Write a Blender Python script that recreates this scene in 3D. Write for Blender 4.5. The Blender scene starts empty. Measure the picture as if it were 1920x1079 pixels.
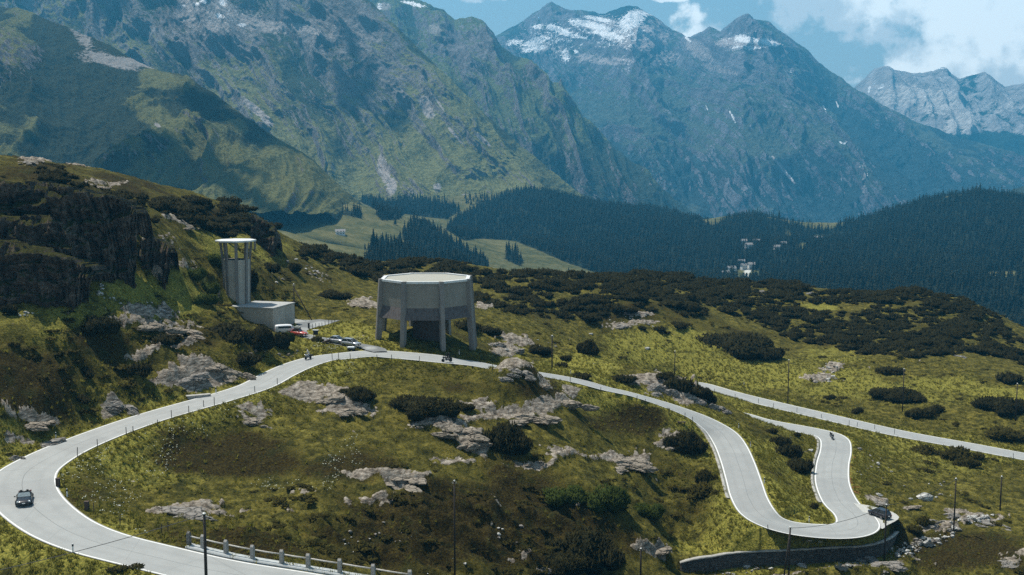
import bpy, bmesh, math, random
import numpy as np
from mathutils import Vector, Matrix
rnd = random.Random(7)
R = math.radians
C = bpy.context.scene.collection
scene = bpy.context.scene

# ------------------------------------------------------------------ camera
F = 2100.0
CAMZ = 100.0
PITCH = math.atan((539.5 - 300.0) / F)
CP, SP = math.cos(PITCH), math.sin(PITCH)
def ray(px, py):
    px = np.asarray(px, float); py = np.asarray(py, float)
    xc = (px - 960.0) / F; yc = -(py - 539.5) / F
    return xc, CP + yc * SP, -SP + yc * CP
def atY(px, py, Y):
    x, y, z = ray(px, py)
    return np.stack([x / y * Y, np.asarray(Y, float) + 0 * x, CAMZ + z / y * Y], -1)
def atZ(px, py, zr):
    x, y, z = ray(px, py)
    s = zr / z
    return np.stack([x * s, y * s, CAMZ + zr + 0 * x], -1)
def project(P):
    x, y, z = P[..., 0], P[..., 1], P[..., 2] - CAMZ
    fw = y * CP - z * SP; up = y * SP + z * CP
    return 960 + F * x / fw, 539.5 - F * up / fw

# ------------------------------------------------------------------ noise
_rs = np.random.RandomState(11)
_perm = np.concatenate([_rs.permutation(512)] * 3)
_g2 = np.stack([np.cos(np.linspace(0, 2*np.pi, 512, endpoint=False)), np.sin(np.linspace(0, 2*np.pi, 512, endpoint=False))], -1)
def n2(x, y, seed=0):
    x = np.asarray(x, float) + seed * 17.31; y = np.asarray(y, float) + seed * 9.77
    xi = np.floor(x).astype(int); yi = np.floor(y).astype(int)
    xf = x - xi; yf = y - yi
    xi &= 511; yi &= 511
    u = xf*xf*xf*(xf*(xf*6-15)+10); v = yf*yf*yf*(yf*(yf*6-15)+10)
    def g(a, b, dx, dy):
        h = _g2[_perm[_perm[(xi + a) & 511] + ((yi + b) & 511)] & 511]
        return h[..., 0] * dx + h[..., 1] * dy
    a = g(0, 0, xf, yf); b = g(1, 0, xf-1, yf); c = g(0, 1, xf, yf-1); d = g(1, 1, xf-1, yf-1)
    return ((a + u*(b-a)) * (1-v) + (c + u*(d-c)) * v) * 1.5
def fbm(x, y, oct=4, seed=0, gain=.5, lac=2.03):
    s = 0; a = 1; t = 0
    for i in range(oct):
        s = s + a * n2(x, y, seed + i); t += a; a *= gain; x = x*lac; y = y*lac
    return s / t
def ridged(x, y, oct=5, seed=0, gain=.5, lac=2.1):
    s = 0; a = 1; t = 0; w = 1
    for i in range(oct):
        r = (1 - np.abs(n2(x, y, seed + i))); r = r*r*w
        w = np.clip(r * 1.6, 0, 1)
        s = s + a * r; t += a; a *= gain; x = x*lac; y = y*lac
    return s / t
def sst(a, b, x):
    t = np.clip((x - a) / (b - a), 0, 1); return t*t*(3-2*t)

# ------------------------------------------------------------------ object helpers
def link(name, verts, faces, mat=None, parent=None, smooth=False):
    me = bpy.data.meshes.new(name)
    me.from_pydata([tuple(v) for v in verts], [], [tuple(f) for f in faces])
    me.update()
    if smooth: me.polygons.foreach_set('use_smooth', [True]*len(me.polygons))
    o = bpy.data.objects.new(name, me); C.objects.link(o)
    if mat is not None: me.materials.append(mat)
    if parent is not None: o.parent = parent
    return o
def np_mesh(name, V, Fq, mat=None, smooth=True, attrs=None, parent=None):
    V = np.asarray(V, np.float32); Fq = np.asarray(Fq, np.int32)
    me = bpy.data.meshes.new(name)
    k = Fq.shape[1]; n = len(Fq)
    me.vertices.add(len(V)); me.vertices.foreach_set('co', V.ravel())
    me.loops.add(n*k); me.loops.foreach_set('vertex_index', Fq.ravel())
    me.polygons.add(n)
    me.polygons.foreach_set('loop_start', np.arange(0, n*k, k, dtype=np.int32))
    me.polygons.foreach_set('loop_total', np.full(n, k, np.int32))
    if smooth: me.polygons.foreach_set('use_smooth', np.ones(n, bool))
    me.update(calc_edges=True); me.validate()
    for kx, a in (attrs or {}).items():
        at = me.attributes.new(kx, 'FLOAT', 'POINT'); at.data.foreach_set('value', np.asarray(a, np.float32).ravel())
    if mat is not None: me.materials.append(mat)
    o = bpy.data.objects.new(name, me); C.objects.link(o)
    if parent is not None: o.parent = parent
    return o
def grid_faces(nr, nc):
    i = np.arange(nr-1)[:, None]*nc + np.arange(nc-1)[None, :]
    return np.stack([i, i+1, i+nc+1, i+nc], -1).reshape(-1, 4)
def tag(o, label=None, cat=None, group=None, kind=None):
    if label: o['label'] = label
    if cat: o['category'] = cat
    if group: o['group'] = group
    if kind: o['kind'] = kind
    return o
def empty(name, loc, rz=0):
    o = bpy.data.objects.new(name, None); C.objects.link(o)
    o.empty_display_size = .3
    o.location = loc; o.rotation_euler = (0, 0, rz); return o
class MB:
    "collects simple solids into one mesh"
    def __init__(s): s.v = []; s.f = []
    def add(s, v, f):
        b = len(s.v); s.v += [tuple(p) for p in v]; s.f += [tuple(i+b for i in q) for q in f]; return s
    def box(s, c, d, rz=0, taper=1, M=None):
        hx, hy, hz = d[0]/2, d[1]/2, d[2]/2
        v = [Vector((sx*hx*(taper if sz > 0 else 1), sy*hy*(taper if sz > 0 else 1), sz*hz)) for sz in (-1, 1) for sx, sy in ((-1,-1),(1,-1),(1,1),(-1,1))]
        m = Matrix.Rotation(rz, 3, 'Z') if M is None else M
        v = [m @ p + Vector(c) for p in v]
        return s.add(v, [(3,2,1,0),(4,5,6,7),(0,1,5,4),(1,2,6,5),(2,3,7,6),(3,0,4,7)])
    def prism(s, poly, z0, z1, top=None):
        n = len(poly); top = top or poly
        v = [(p[0], p[1], z0) for p in poly] + [(p[0], p[1], z1) for p in top]
        return s.add(v, [tuple(range(n-1, -1, -1)), tuple(range(n, 2*n))] + [(i, (i+1) % n, n+(i+1) % n, n+i) for i in range(n)])
    def tube(s, pts, r, n=8, cap=True):
        pts = [Vector(p) for p in pts]; rr = r if hasattr(r, '__len__') else [r]*len(pts)
        v = []; f = []
        for i, p in enumerate(pts):
            t = (pts[min(i+1, len(pts)-1)] - pts[max(i-1, 0)]).normalized()
            a = t.cross(Vector((0, 0, 1)));
            if a.length < .05: a = t.cross(Vector((0, 1, 0)))
            a.normalize(); b = t.cross(a)
            for k in range(n):
                an = 2*math.pi*k/n
                v.append(p + (a*math.cos(an) + b*math.sin(an))*rr[i])
        for i in range(len(pts)-1):
            for k in range(n):
                f.append((i*n+k, i*n+(k+1) % n, (i+1)*n+(k+1) % n, (i+1)*n+k))
        if cap: f += [tuple(range(n-1, -1, -1)), tuple(range((len(pts)-1)*n, len(pts)*n))]
        return s.add(v, f)
    def lathe(s, prof, c=(0,0,0), n=16, axis='Z'):
        v = []; f = []
        for r, h in prof:
            for k in range(n):
                a = 2*math.pi*k/n
                p = (r*math.cos(a), r*math.sin(a), h) if axis == 'Z' else ((h, r*math.cos(a), r*math.sin(a)) if axis == 'X' else (r*math.cos(a), h, r*math.sin(a)))
                v.append((p[0]+c[0], p[1]+c[1], p[2]+c[2]))
        for i in range(len(prof)-1):
            for k in range(n): f.append((i*n+k, i*n+(k+1) % n, (i+1)*n+(k+1) % n, (i+1)*n+k))
        f += [tuple(range(n-1, -1, -1)), tuple(range((len(prof)-1)*n, len(prof)*n))]
        return s.add(v, f)
    def build(s, name, mat=None, parent=None, smooth=False, bevel=0):
        me = bpy.data.meshes.new(name); me.from_pydata(s.v, [], s.f); me.update()
        bm = bmesh.new(); bm.from_mesh(me); bmesh.ops.recalc_face_normals(bm, faces=bm.faces); bm.to_mesh(me); bm.free()
        if smooth: me.polygons.foreach_set('use_smooth', [True]*len(me.polygons))
        if mat is not None: me.materials.append(mat)
        o = bpy.data.objects.new(name, me); C.objects.link(o)
        if parent is not None: o.parent = parent
        if bevel:
            b = o.modifiers.new('b', 'BEVEL'); b.width = bevel; b.segments = 2; b.limit_method = 'ANGLE'; b.angle_limit = R(35)
        return o
def dup(o, parent=None):
    c = o.copy(); C.objects.link(c)
    if parent is not None: c.parent = parent
    for ch in list(o.children): dup(ch, c)
    return c

# ------------------------------------------------------------------ materials
class NT:
    def __init__(s, name):
        s.m = bpy.data.materials.new(name); s.m.use_nodes = True
        s.t = s.m.node_tree; s.b = s.t.nodes['Principled BSDF']; s.out = s.t.nodes['Material Output']
        s.b.inputs['Roughness'].default_value = .9
        s.b.inputs['Specular IOR Level'].default_value = .04
    def n(s, ty, **k):
        x = s.t.nodes.new(ty)
        for a, b in k.items():
            if hasattr(x, a): setattr(x, a, b)
        return x
    def l(s, a, b): s.t.links.new(a, b)
    def pos(s):
        if not hasattr(s, '_p'): s._p = s.n('ShaderNodeNewGeometry').outputs['Position']
        return s._p
    def obj(s): return s.n('ShaderNodeTexCoord').outputs['Object']
    def scaled(s, src, sc):
        x = s.n('ShaderNodeMapping'); x.inputs['Scale'].default_value = sc; s.l(src, x.inputs['Vector']); return x.outputs[0]
    def noise(s, scale, detail=4, rough=.55, src=None, dist=0):
        x = s.n('ShaderNodeTexNoise'); x.inputs['Scale'].default_value = scale; x.inputs['Detail'].default_value = detail
        x.inputs['Roughness'].default_value = rough; x.inputs['Distortion'].default_value = dist
        s.l(src if src is not None else s.pos(), x.inputs['Vector']); return x.outputs['Fac']
    def attr(s, name):
        x = s.n('ShaderNodeAttribute'); x.attribute_name = name; return x.outputs['Fac']
    def math(s, op, a, b=None, c=None, clamp=False):
        x = s.n('ShaderNodeMath'); x.operation = op; x.use_clamp = clamp
        for i, v in enumerate((a, b, c)):
            if v is None: continue
            if isinstance(v, (int, float)): x.inputs[i].default_value = v
            else: s.l(v, x.inputs[i])
        return x.outputs[0]
    def ramp(s, fac, stops, interp='LINEAR'):
        x = s.n('ShaderNodeValToRGB'); cr = x.color_ramp; cr.interpolation = interp
        while len(cr.elements) > 1: cr.elements.remove(cr.elements[-1])
        cr.elements[0].position = stops[0][0]; cr.elements[0].color = col4(stops[0][1])
        for p, c in stops[1:]:
            e = cr.elements.new(p); e.color = col4(c)
        s.l(fac, x.inputs['Fac']); return x.outputs['Color']
    def rng(s, fac, a, b, c=0, d=1):
        x = s.n('ShaderNodeMapRange'); x.inputs[1].default_value = a; x.inputs[2].default_value = b; x.inputs[3].default_value = c; x.inputs[4].default_value = d
        s.l(fac, x.inputs[0]); return x.outputs[0]
    def mix(s, fac, a, b, mode='MIX'):
        x = s.n('ShaderNodeMix'); x.data_type = 'RGBA'; x.blend_type = mode
        for i, v in ((0, fac), (6, a), (7, b)):
            if isinstance(v, (int, float)): x.inputs[i].default_value = v
            elif isinstance(v, tuple): x.inputs[i].default_value = col4(v)
            else: s.l(v, x.inputs[i])
        return x.outputs[2]
    def bump(s, h, strength=.5, dist=.1):
        x = s.n('ShaderNodeBump'); x.inputs['Strength'].default_value = strength; x.inputs['Distance'].default_value = dist
        s.l(h, x.inputs['Height']); s.l(x.outputs[0], s.b.inputs['Normal'])
    def base(s, c):
        if isinstance(c, tuple): s.b.inputs['Base Color'].default_value = col4(c)
        else: s.l(c, s.b.inputs['Base Color'])
def col4(c): return (c[0], c[1], c[2], 1) if len(c) == 3 else c
def simple(name, c, rough=.8, metal=0, var=.15, scale=3, spec=.3, local=True, bump=0):
    t = NT(name)
    nz = t.noise(scale, 5, .6, t.obj() if local else t.pos())
    lo = tuple(x*(1-var) for x in c); hi = tuple(x*(1+var) for x in c)
    t.base(t.ramp(nz, [(.3, lo), (.7, hi)]))
    t.b.inputs['Roughness'].default_value = rough; t.b.inputs['Metallic'].default_value = metal
    t.b.inputs['Specular IOR Level'].default_value = spec
    if bump: t.bump(nz, bump, .05)
    return t.m
# ------------------------------------------------------------------ roads: centre lines picked as (px, py, height below the camera)
ROAD_A = [(1250,1176,-48),(900,1145,-46.5),(700,1118,-45.5),(520,1090,-44.6),(400,1070,-44),(280,1042,-43.3),(183,1017,-42.7),(117,990,-42.2),(70,957,-41.8),(47,930,-41.5),
 (41,908,-41.2),(48,888,-41),(73,869,-40.8),(122,843,-40.4),(190,815,-40),(257,791,-39.5),(322,771,-39),(415,745,-38.5),(480,724,-38),(520,703,-37.6),
 (560,685,-37.3),(602,672.5,-37),(645,667.5,-36.8),(700,663,-37),(773,668,-37.5),(840,675,-38.2),(890,682.5,-39.3),(930,689,-40.2),(1020,703,-42.4),(1080,714,-43.9),
 (1140,729.5,-45.7),(1180,738.5,-46.9),(1225,752,-48.5),(1270,767,-50.1),(1312,785,-51.8),(1350,809,-53.6),(1369,834,-54.9),(1383,866,-55.8),(1395,903,-56.5),(1404,932,-57.1),
 (1420,960,-57.9),(1443,977,-58.6),(1474,988,-59.1),(1522,995,-59.5),(1580,996,-59.7),(1608,986,-59.8),(1602,966,-59.9),(1577,943,-60),(1561,907,-60.15),(1561,872,-60.3),
 (1567,845,-60.4),(1565,825,-60.5),(1550,815,-60.6),(1528,810,-60.65),(1496,803.5,-60.7),(1458,797,-60.8),(1420,789,-60.9),(1372,776,-61)]
ROAD_B = [(1300,720,-61.2),(1360,736,-61.4),(1413,749.5,-61.6),(1547,781,-62.4),(1680,811.5,-63.4),(1813,836,-64.4),(1920,856,-65),(2060,880,-65.8)]
def catmull(P, step=.6):
    P = np.asarray(P, float); P = np.vstack([2*P[0]-P[1], P, 2*P[-1]-P[-2]]); out = []
    for i in range(1, len(P)-2):
        n = max(2, int(np.linalg.norm(P[i+1]-P[i])/step)); t = np.linspace(0, 1, n, endpoint=False)[:, None]
        out.append(.5*((2*P[i]) + (-P[i-1]+P[i+1])*t + (2*P[i-1]-5*P[i]+4*P[i+1]-P[i+2])*t*t + (-P[i-1]+3*P[i]-3*P[i+1]+P[i+2])*t**3))
    out.append(P[-2][None]); return np.vstack(out)
def smooth_path(P, k):
    Q = P.copy(); n = len(P)
    pad = np.vstack([np.repeat(P[:1], k, 0), P, np.repeat(P[-1:], k, 0)])
    w = np.hanning(2*k+3)[1:-1]; w /= w.sum()
    for d in range(3): Q[:, d] = np.convolve(pad[:, d], w, 'valid')
    Q[0] = P[0]; Q[-1] = P[-1]; return Q
pA = np.array([atZ(*p) for p in ROAD_A]); pB = np.array([atZ(*p) for p in ROAD_B])
# the hairpin behind the rocky knoll joins the two visible stretches
link_pts = [pA[-1] + (-8, 2.5, -.1), pA[-1] + (-15, 9, -.2), pB[0] + (-14, -9, .1), pB[0] + (-8, -1, 0)]
full = np.vstack([pA, link_pts, pB])
ROAD = smooth_path(catmull(full, .6), 4)
seg = np.r_[0, np.cumsum(np.linalg.norm(np.diff(ROAD[:, :2], axis=0), axis=1))]
def road_frame():
    t = np.gradient(ROAD[:, :2], axis=0); t /= np.linalg.norm(t, axis=1)[:, None]
    return t, np.stack([-t[:, 1], t[:, 0]], -1)          # tangent, left normal
RT, RN = road_frame()
rpx, rpy = project(ROAD)
HALF = np.full(len(ROAD), 3.25)
HALF += .9*np.exp(-((rpx-45)/60)**2)*(rpx < 150)                                  # wide bend
HALF += .55*np.exp(-((rpx-1570)/70)**2)*np.exp(-((rpy-990)/25)**2)
HALF += .5*np.exp(-((rpx-740)/90)**2)*(rpy > 640)*(rpy < 700)
HALF += .8*np.exp(-((rpx-880)/90)**2)*(rpy > 660)*(rpy < 700)
HALF += .35*(rpy > 980)*(rpx < 700)
_k = np.hanning(41); _k /= _k.sum(); HALF = np.convolve(np.pad(HALF, 20, mode='edge'), _k, 'valid')

def road_at_(px, py): return int(((rpx-px)**2+(rpy-py)**2).argmin())
# ------------------------------------------------------------------ terrain heights
CT = [ # px, py, z relative to the camera
 # inside the big bend
 (450,850,-43.6),(350,880,-44),(500,900,-46.5),(600,850,-44),(700,800,-43.5),(785,775,-42),(900,745,-42),(640,740,-40),(730,730,-40.5),(800,705,-40),(560,760,-40.5),
 (420,800,-41.5),(970,684,-37.8),(940,700,-38.5),(1010,706,-40.5),(960,780,-45),(1060,745,0,214),(1100,765,0,214),(1200,800,0,212),(1200,900,0,191),(1000,850,-48),(850,820,-45),(850,950,-50),
 (1000,1000,-55),(1200,1000,-58.5),(1300,920,0,196),(1330,1000,-60),(700,1000,-49.5),(700,1079,-52),(400,980,-45.6),(300,900,-44.2),(250,960,-43.6),(600,950,-47.8),(1000,1079,-58),
 (1200,1079,-62),(1280,850,0,207),(1100,900,-52),(820,860,-46.5),(950,900,-50),(700,900,-46.5),
 (840,691,-39.2),(890,700,-40.6),(780,690,-38.7),(720,686,-38),(870,712,-41.2),(660,690,-38),
 # below the road, lower left
 (0,1020,-43),(100,1060,-44.5),(0,1079,-45),(200,1095,-45.5),(-150,1000,-42.5),(-150,1120,-46),(400,1200,-50),(900,1220,-54),
 # hillside on the left (negative-free form: 4th value = depth)
 (0,800,0,154),(150,760,0,166),(300,720,0,180),(420,690,0,190),(100,700,0,168),(0,700,0,161),(250,640,0,187),(420,640,0,201),(500,655,0,204),(0,600,0,173),(150,590,0,181),(0,556,0,183),(130,578,0,184),
 (-150,700,0,155),(-150,560,0,178),(-150,800,0,148),(-150,880,0,142),(560,655,-36),(60,640,0,170),(180,690,0,176),(350,660,0,191),
 (0,440,0,189),(60,452,0,191),(130,488,0,192),(185,512,0,196),(0,400,0,194),(150,440,0,202),(60,400,0,199),(0,335,0,214),(100,365,0,213),(180,385,0,214),(0,300,0,232),(60,303,0,235),(100,318,0,238),(160,343,0,245),(220,362,0,255),
 (-150,300,0,225),(-150,400,0,190),(-150,450,0,184),(245,385,0,222),(225,525,0,203),(255,535,0,206),(300,530,0,211),
 (330,378,0,275),(430,385,0,325),(470,405,0,322),(500,425,0,318),(520,455,0,314),(300,430,0,232),(280,400,0,232),(400,440,0,258),(350,480,0,226),(440,480,0,250),(350,560,0,212),(400,600,0,211),(290,570,0,203),
 (470,540,0,246),(500,500,0,268),(560,540,0,285),(600,560,0,276),(560,490,0,305),(610,480,0,345),(690,498,-37.5),
 (508,612,-34.2),(549,605,-34.2),(600,604,-35),(620,615,-35.6),(590,618,-35.5),(565,628,-35.7),(630,638,-36.1),(660,645,-36.5),(545,618,-35.2),(640,600,-35),
 (720,640,-36.6),(800,652,-37),(830,658,-37.6),(880,662,-38.6),(760,630,-36.3),(660,620,-35.6),(800,600,-35.5),(760,560,-35),
 (920,650,-41.8),(945,668,-43.2),
 # plateau on the right
 (445,573,0,233),(425,572,0,231),(400,578,0,226),
 (1000,600,0,292),(1105,655,0,273),(1000,650,0,262),(1050,690,-46),(1200,640,0,291),(1190,690,0,268),(1300,690,0,281),(1245,700,0,241),(1200,712,0,238),(1290,722,0,245),(1335,745,0,241),(1345,768,0,237),
 (1500,650,0,345),(1600,720,0,302),(1500,720,0,302),(1420,700,0,312),(1750,700,0,305),(1900,720,0,296),(1900,800,0,264),(1750,780,0,272),(1850,640,0,358),(1600,600,0,385),(1400,600,0,370),(1200,570,0,345),(1000,560,0,342),(700,540,0,318),
 (1400,640,0,336),(1650,660,0,332),(1250,650,0,301),(1350,700,0,308),
 (1450,820,0,230),(1500,870,0,219),(1480,920,0,198),(1530,965,-59.9),(1700,850,0,242),(1750,830,0,252),(1640,860,0,228),(1660,910,0,211),(1750,900,0,219),(1690,960,-61.2),(1900,930,0,214),(1920,900,0,226),(2050,960,0,212),(2050,800,0,262),
 (1850,980,0,195),(1850,1060,0,177),(1720,985,-63.6),(1690,1010,-64.6),(1400,1070,-66),(1300,1045,-64.5),(1500,1050,-65.5),(1600,1070,-66.5),(1480,1020,-61.5),(1600,1022,-61.6),(1380,1015,-60.5),(2050,1070,-65),(1700,1079,-66.5),(1400,1150,-67),(1800,1150,-67),
 # skyline of the near plateau
 (760,494,-37),(830,490,-37.2),(930,515,-42.5),(1100,520,0,430),(1280,518,0,445),(1330,530,0,440),(1400,536,0,445),(1440,531,0,450),(1500,539,0,440),(1545,546,0,435),(1600,554,0,430),(1640,553,0,430),(1690,546,0,425),(1740,551,0,420),
 (1800,560,0,415),(1830,576,0,408),(1870,602,0,395),(1900,632,0,380),(1925,660,0,365),(1960,690,0,350),
]
# hidden ground beyond the skyline falls away to the valley
CTY = [(-200,450,-70),(0,430,-62),(200,420,-64),(400,440,-72),(560,470,-80),(760,520,-100),(960,560,-112),(1160,640,-118),(1360,650,-122),(1560,640,-124),(1760,620,-130),(1960,500,-120),(2150,460,-110)]
ctl = [atZ(*c) if len(c) == 3 else atY(c[0], c[1], c[3]) for c in CT]
for px, Y, z in CTY:
    x, y, _ = ray(px, 560); ctl.append(np.array([float(x/y*Y), Y, CAMZ + z])); ctl.append(np.array([float(x/y*Y*1.7), Y*1.7, CAMZ + z - 55]))
ctl = np.array(ctl)
rp = np.vstack([pA[::1], link_pts, pB])
ctl = np.vstack([ctl, rp])
# drop points that crowd each other
keep = []
for i in range(len(ctl)-1, -1, -1):
    if all(np.hypot(*(ctl[i, :2]-ctl[j, :2])) > 4.0 for j in keep): keep.append(i)
ctl = ctl[keep]
def tps_fit(P, lam=.02):
    X = P[:, :2]/100; n = len(X)
    d = np.linalg.norm(X[:, None]-X[None], axis=2); K = np.where(d > 0, d*d*np.log(d+1e-12), 0) + lam*np.eye(n)*.01
    A = np.zeros((n+3, n+3)); A[:n, :n] = K; A[:n, n] = 1; A[:n, n+1:] = X; A[n, :n] = 1; A[n+1:, :n] = X.T
    w = np.linalg.solve(A, np.r_[P[:, 2], 0, 0, 0]); return X, w
TX, TW = tps_fit(ctl, .25)
def tps(x, y, TX=TX, TW=TW):
    sh = np.shape(x); x = np.ravel(x)/100; y = np.ravel(y)/100; out = np.empty(len(x)); n = len(TX)
    for s in range(0, len(x), 40000):
        a = x[s:s+40000]; b = y[s:s+40000]
        d2 = (a[:, None]-TX[:, 0])**2 + (b[:, None]-TX[:, 1])**2
        out[s:s+40000] = (.5*d2*np.log(d2+1e-12)) @ TW[:n] + TW[n] + TW[n+1]*a + TW[n+2]*b
    return out.reshape(sh)

NR, NC = 860, 980
Yrow = np.exp(np.linspace(math.log(84), math.log(720), NR))
Ucol = np.linspace(-.60, .60, NC)
GX = Yrow[:, None]*Ucol[None]; GY = np.repeat(Yrow[:, None], NC, 1)
# thin-plate on a coarse grid, then bilinear (it is smooth)
cr, cc = np.linspace(0, NR-1, 216), np.linspace(0, NC-1, 246)
Yc = np.exp(np.interp(cr, np.arange(NR), np.log(Yrow))); Uc = np.interp(cc, np.arange(NC), Ucol)
Zc = tps(Yc[:, None]*Uc[None], np.repeat(Yc[:, None], len(Uc), 1))
tmp = np.stack([np.interp(np.arange(NC), cc, Zc[i]) for i in range(len(cr))])
GZ = np.stack([np.interp(np.arange(NR), cr, tmp[:, j]) for j in range(NC)], 1)
gpx, gpy = project(np.stack([GX, GY, GZ], -1))

def blobs(lst, px=None, py=None):
    px = gpx if px is None else px; py = gpy if py is None else py
    m = np.zeros(px.shape)
    for e in lst:
        cx, cy, rx, ry = e[:4]; s = e[4] if len(e) > 4 else 1; a = math.radians(e[5]) if len(e) > 5 else 0
        sel = (abs(px-cx) < 2.2*max(rx, ry)) & (abs(py-cy) < 2.2*max(rx, ry))
        dx, dy = px[sel]-cx, py[sel]-cy
        u = (dx*math.cos(a)+dy*math.sin(a))/rx; v = (-dx*math.sin(a)+dy*math.cos(a))/ry
        m[sel] = np.maximum(m[sel], s*np.exp(-(u*u+v*v)**1.5))
    return m
# bare rock where the photo shows it
ROCKS = [(365,700,85,24),(450,692,50,16,.8),(300,715,36,14,.8),(210,748,34,18,.8),(270,590,80,18),(320,610,70,14),(240,605,50,14),(330,650,50,9),(275,665,40,8),(60,770,80,14,.7),(30,805,50,12,.8),(100,838,34,10,.8),(20,850,30,12,.8),
 (610,745,80,22,1,10),(560,740,50,20),(650,768,60,20),(470,780,50,16),(840,800,60,16,1,20),(880,825,60,22,1,35),(800,795,40,10),(850,860,60,12,.8),(940,775,80,16,1,-8),(1020,760,80,18,1,-14),(1075,745,40,12),(970,695,40,13),(1000,700,50,10,.8),(1025,720,30,14,.8),(900,760,40,14),
 (700,890,90,10,.8),(760,900,60,8),(1160,858,75,15),(1250,835,30,10),(1000,870,60,10,.8),(1060,850,40,14,.7),(340,955,80,14,.9),(420,965,60,8,.8),(560,935,50,6,.6),(700,940,70,14,.7),(650,945,40,10,.5),
 (1220,1030,50,10),(1000,1060,60,10,.6),(960,1000,50,8,.5),(860,1040,30,12,.5),(1140,1035,30,8,.5),
 (1250,715,55,22),(1300,745,40,18),(1200,712,40,10),(1190,590,40,7),(1160,610,50,7),(1200,605,40,5),(700,575,40,7,1,10),(680,570,30,8),(910,575,30,5),(960,640,50,16,.9),(950,660,30,14),
 (1560,690,30,14,.8),(1540,710,40,9),(1260,815,30,10,.8),
 (1705,1040,30,12,.7),(1660,1052,50,10,.7),(1590,1064,50,7,.7),(1760,985,50,12,.8),(1830,975,60,10,.8),(1900,1050,50,16,.7),(1440,1065,70,10,.9),(1380,1075,50,9,.9),(1790,960,40,12,.6),(1720,955,30,8,.7),(1640,945,40,8,.8),
 (600,520,50,8,.5,25),(570,500,30,6,.5,30),(290,470,40,30,.7),(300,500,30,16,.9),(340,510,50,16,.6),(420,540,40,10,.4),(370,490,30,6,.5),(60,410,60,8,.5),(150,440,60,12,.8),(60,305,30,8),(200,345,60,6,.6),(160,310,40,6,.6),(340,420,60,8,.7,20)]
rk = blobs(ROCKS)
nzA = fbm(GX/7, GY/7, 4, 3)
nzB = fbm(GX/2.2, GY/2.2, 4, 9)
strata = fbm(GX/9 + GZ*.1, (GZ*1.1 + GY*.35 + fbm(GX/12, GY/12, 3, 31)*3)/1.5, 4, 21)
nzC = fbm(GX/.9, GY/.9, 3, 19)
rock = sst(.36, .50, rk*.92 + nzA*.50 + nzB*.45 + strata*.45 + nzC*.35 - .15)
rock = np.maximum(rock, sst(.50, .60, nzA*.55 + nzB*.30 + strata*.3 + .12)*(GY < 420)*.9)

# distance to the road
near_d = np.full(GX.shape, 1e3); near_i = np.zeros(GX.shape, int)
xy = np.stack([GX.ravel(), GY.ravel()], -1).astype(np.float32); rx = ROAD[:, :2].astype(np.float32)
bbs = (xy[:, 1] > rx[:, 1].min()-14) & (xy[:, 1] < rx[:, 1].max()+14) & (xy[:, 0] > rx[:, 0].min()-14) & (xy[:, 0] < rx[:, 0].max()+14)
idx = np.nonzero(bbs)[0]
for s in range(0, len(idx), 8000):
    q = idx[s:s+8000]
    lo, hi = xy[q, 1].min()-14, xy[q, 1].max()+14
    cand = np.nonzero((rx[:, 1] > lo) & (rx[:, 1] < hi))[0]
    if len(cand) == 0: continue
    d = (xy[q, 0][:, None]-rx[cand, 0])**2 + (xy[q, 1][:, None]-rx[cand, 1])**2
    j = d.argmin(1); near_d.ravel()[q] = np.sqrt(d[np.arange(len(q)), j]); near_i.ravel()[q] = cand[j]
edge = near_d - HALF[near_i]
offroad = sst(.5, 6.5, edge)
# parking area by the tower, kept level
YARD = [(549.5,597.6,-34.6),(600,598.5,-34.8),(638,600.5,-35),(606,611,-35.4),(584,616.5,-35.5),(575,620.5,-35.6),(578,627,-35.8),(596,632.3,-36),(632,637.5,-36.2),(669,644,-36.5),(700,648.8,-36.75),(722,654.5,-36.98),(726,660,-37.05),(700,661,-36.95),(688,658,-36.9),(676,653,-36.75),(640,648,-36.4),(600,641,-36.1),(569,633.5,-35.9),(545,628,-35.6),(528,622,-35.3),(540,616,-35.2),(562,610.5,-35),(556,606,-34.7)]
yardP = np.array([atZ(*p) for p in YARD])
def inside(px, py, poly):
    r = np.zeros(np.shape(px), bool); n = len(poly)
    for i in range(n):
        (x0, y0), (x1, y1) = poly[i][:2], poly[(i+1) % n][:2]
        if y0 == y1: continue
        c = ((y0 > py) != (y1 > py)) & (px < (x1-x0)*(py-y0)/(y1-y0)+x0); r ^= c
    return r
def polydist(x, y, P):
    d = np.full(np.shape(x), 1e9); n = len(P)
    for i in range(n):
        a = P[i, :2]; b = P[(i+1) % n, :2]; ab = b-a
        t = np.clip(((x-a[0])*ab[0]+(y-a[1])*ab[1])/(ab@ab), 0, 1)
        d = np.minimum(d, np.hypot(x-a[0]-t*ab[0], y-a[1]-t*ab[1]))
    return d
sel = (GY > 195) & (GY < 262) & (GX > -60) & (GX < -15)
yd = np.full(GX.shape, 1e3); yd[sel] = polydist(GX[sel], GY[sel], yardP)
yin = np.zeros(GX.shape, bool); yin[sel] = inside(GX[sel], GY[sel], yardP)
yardmask = np.where(yin, 0, sst(.3, 4, yd))
flat = offroad*yardmask
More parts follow.
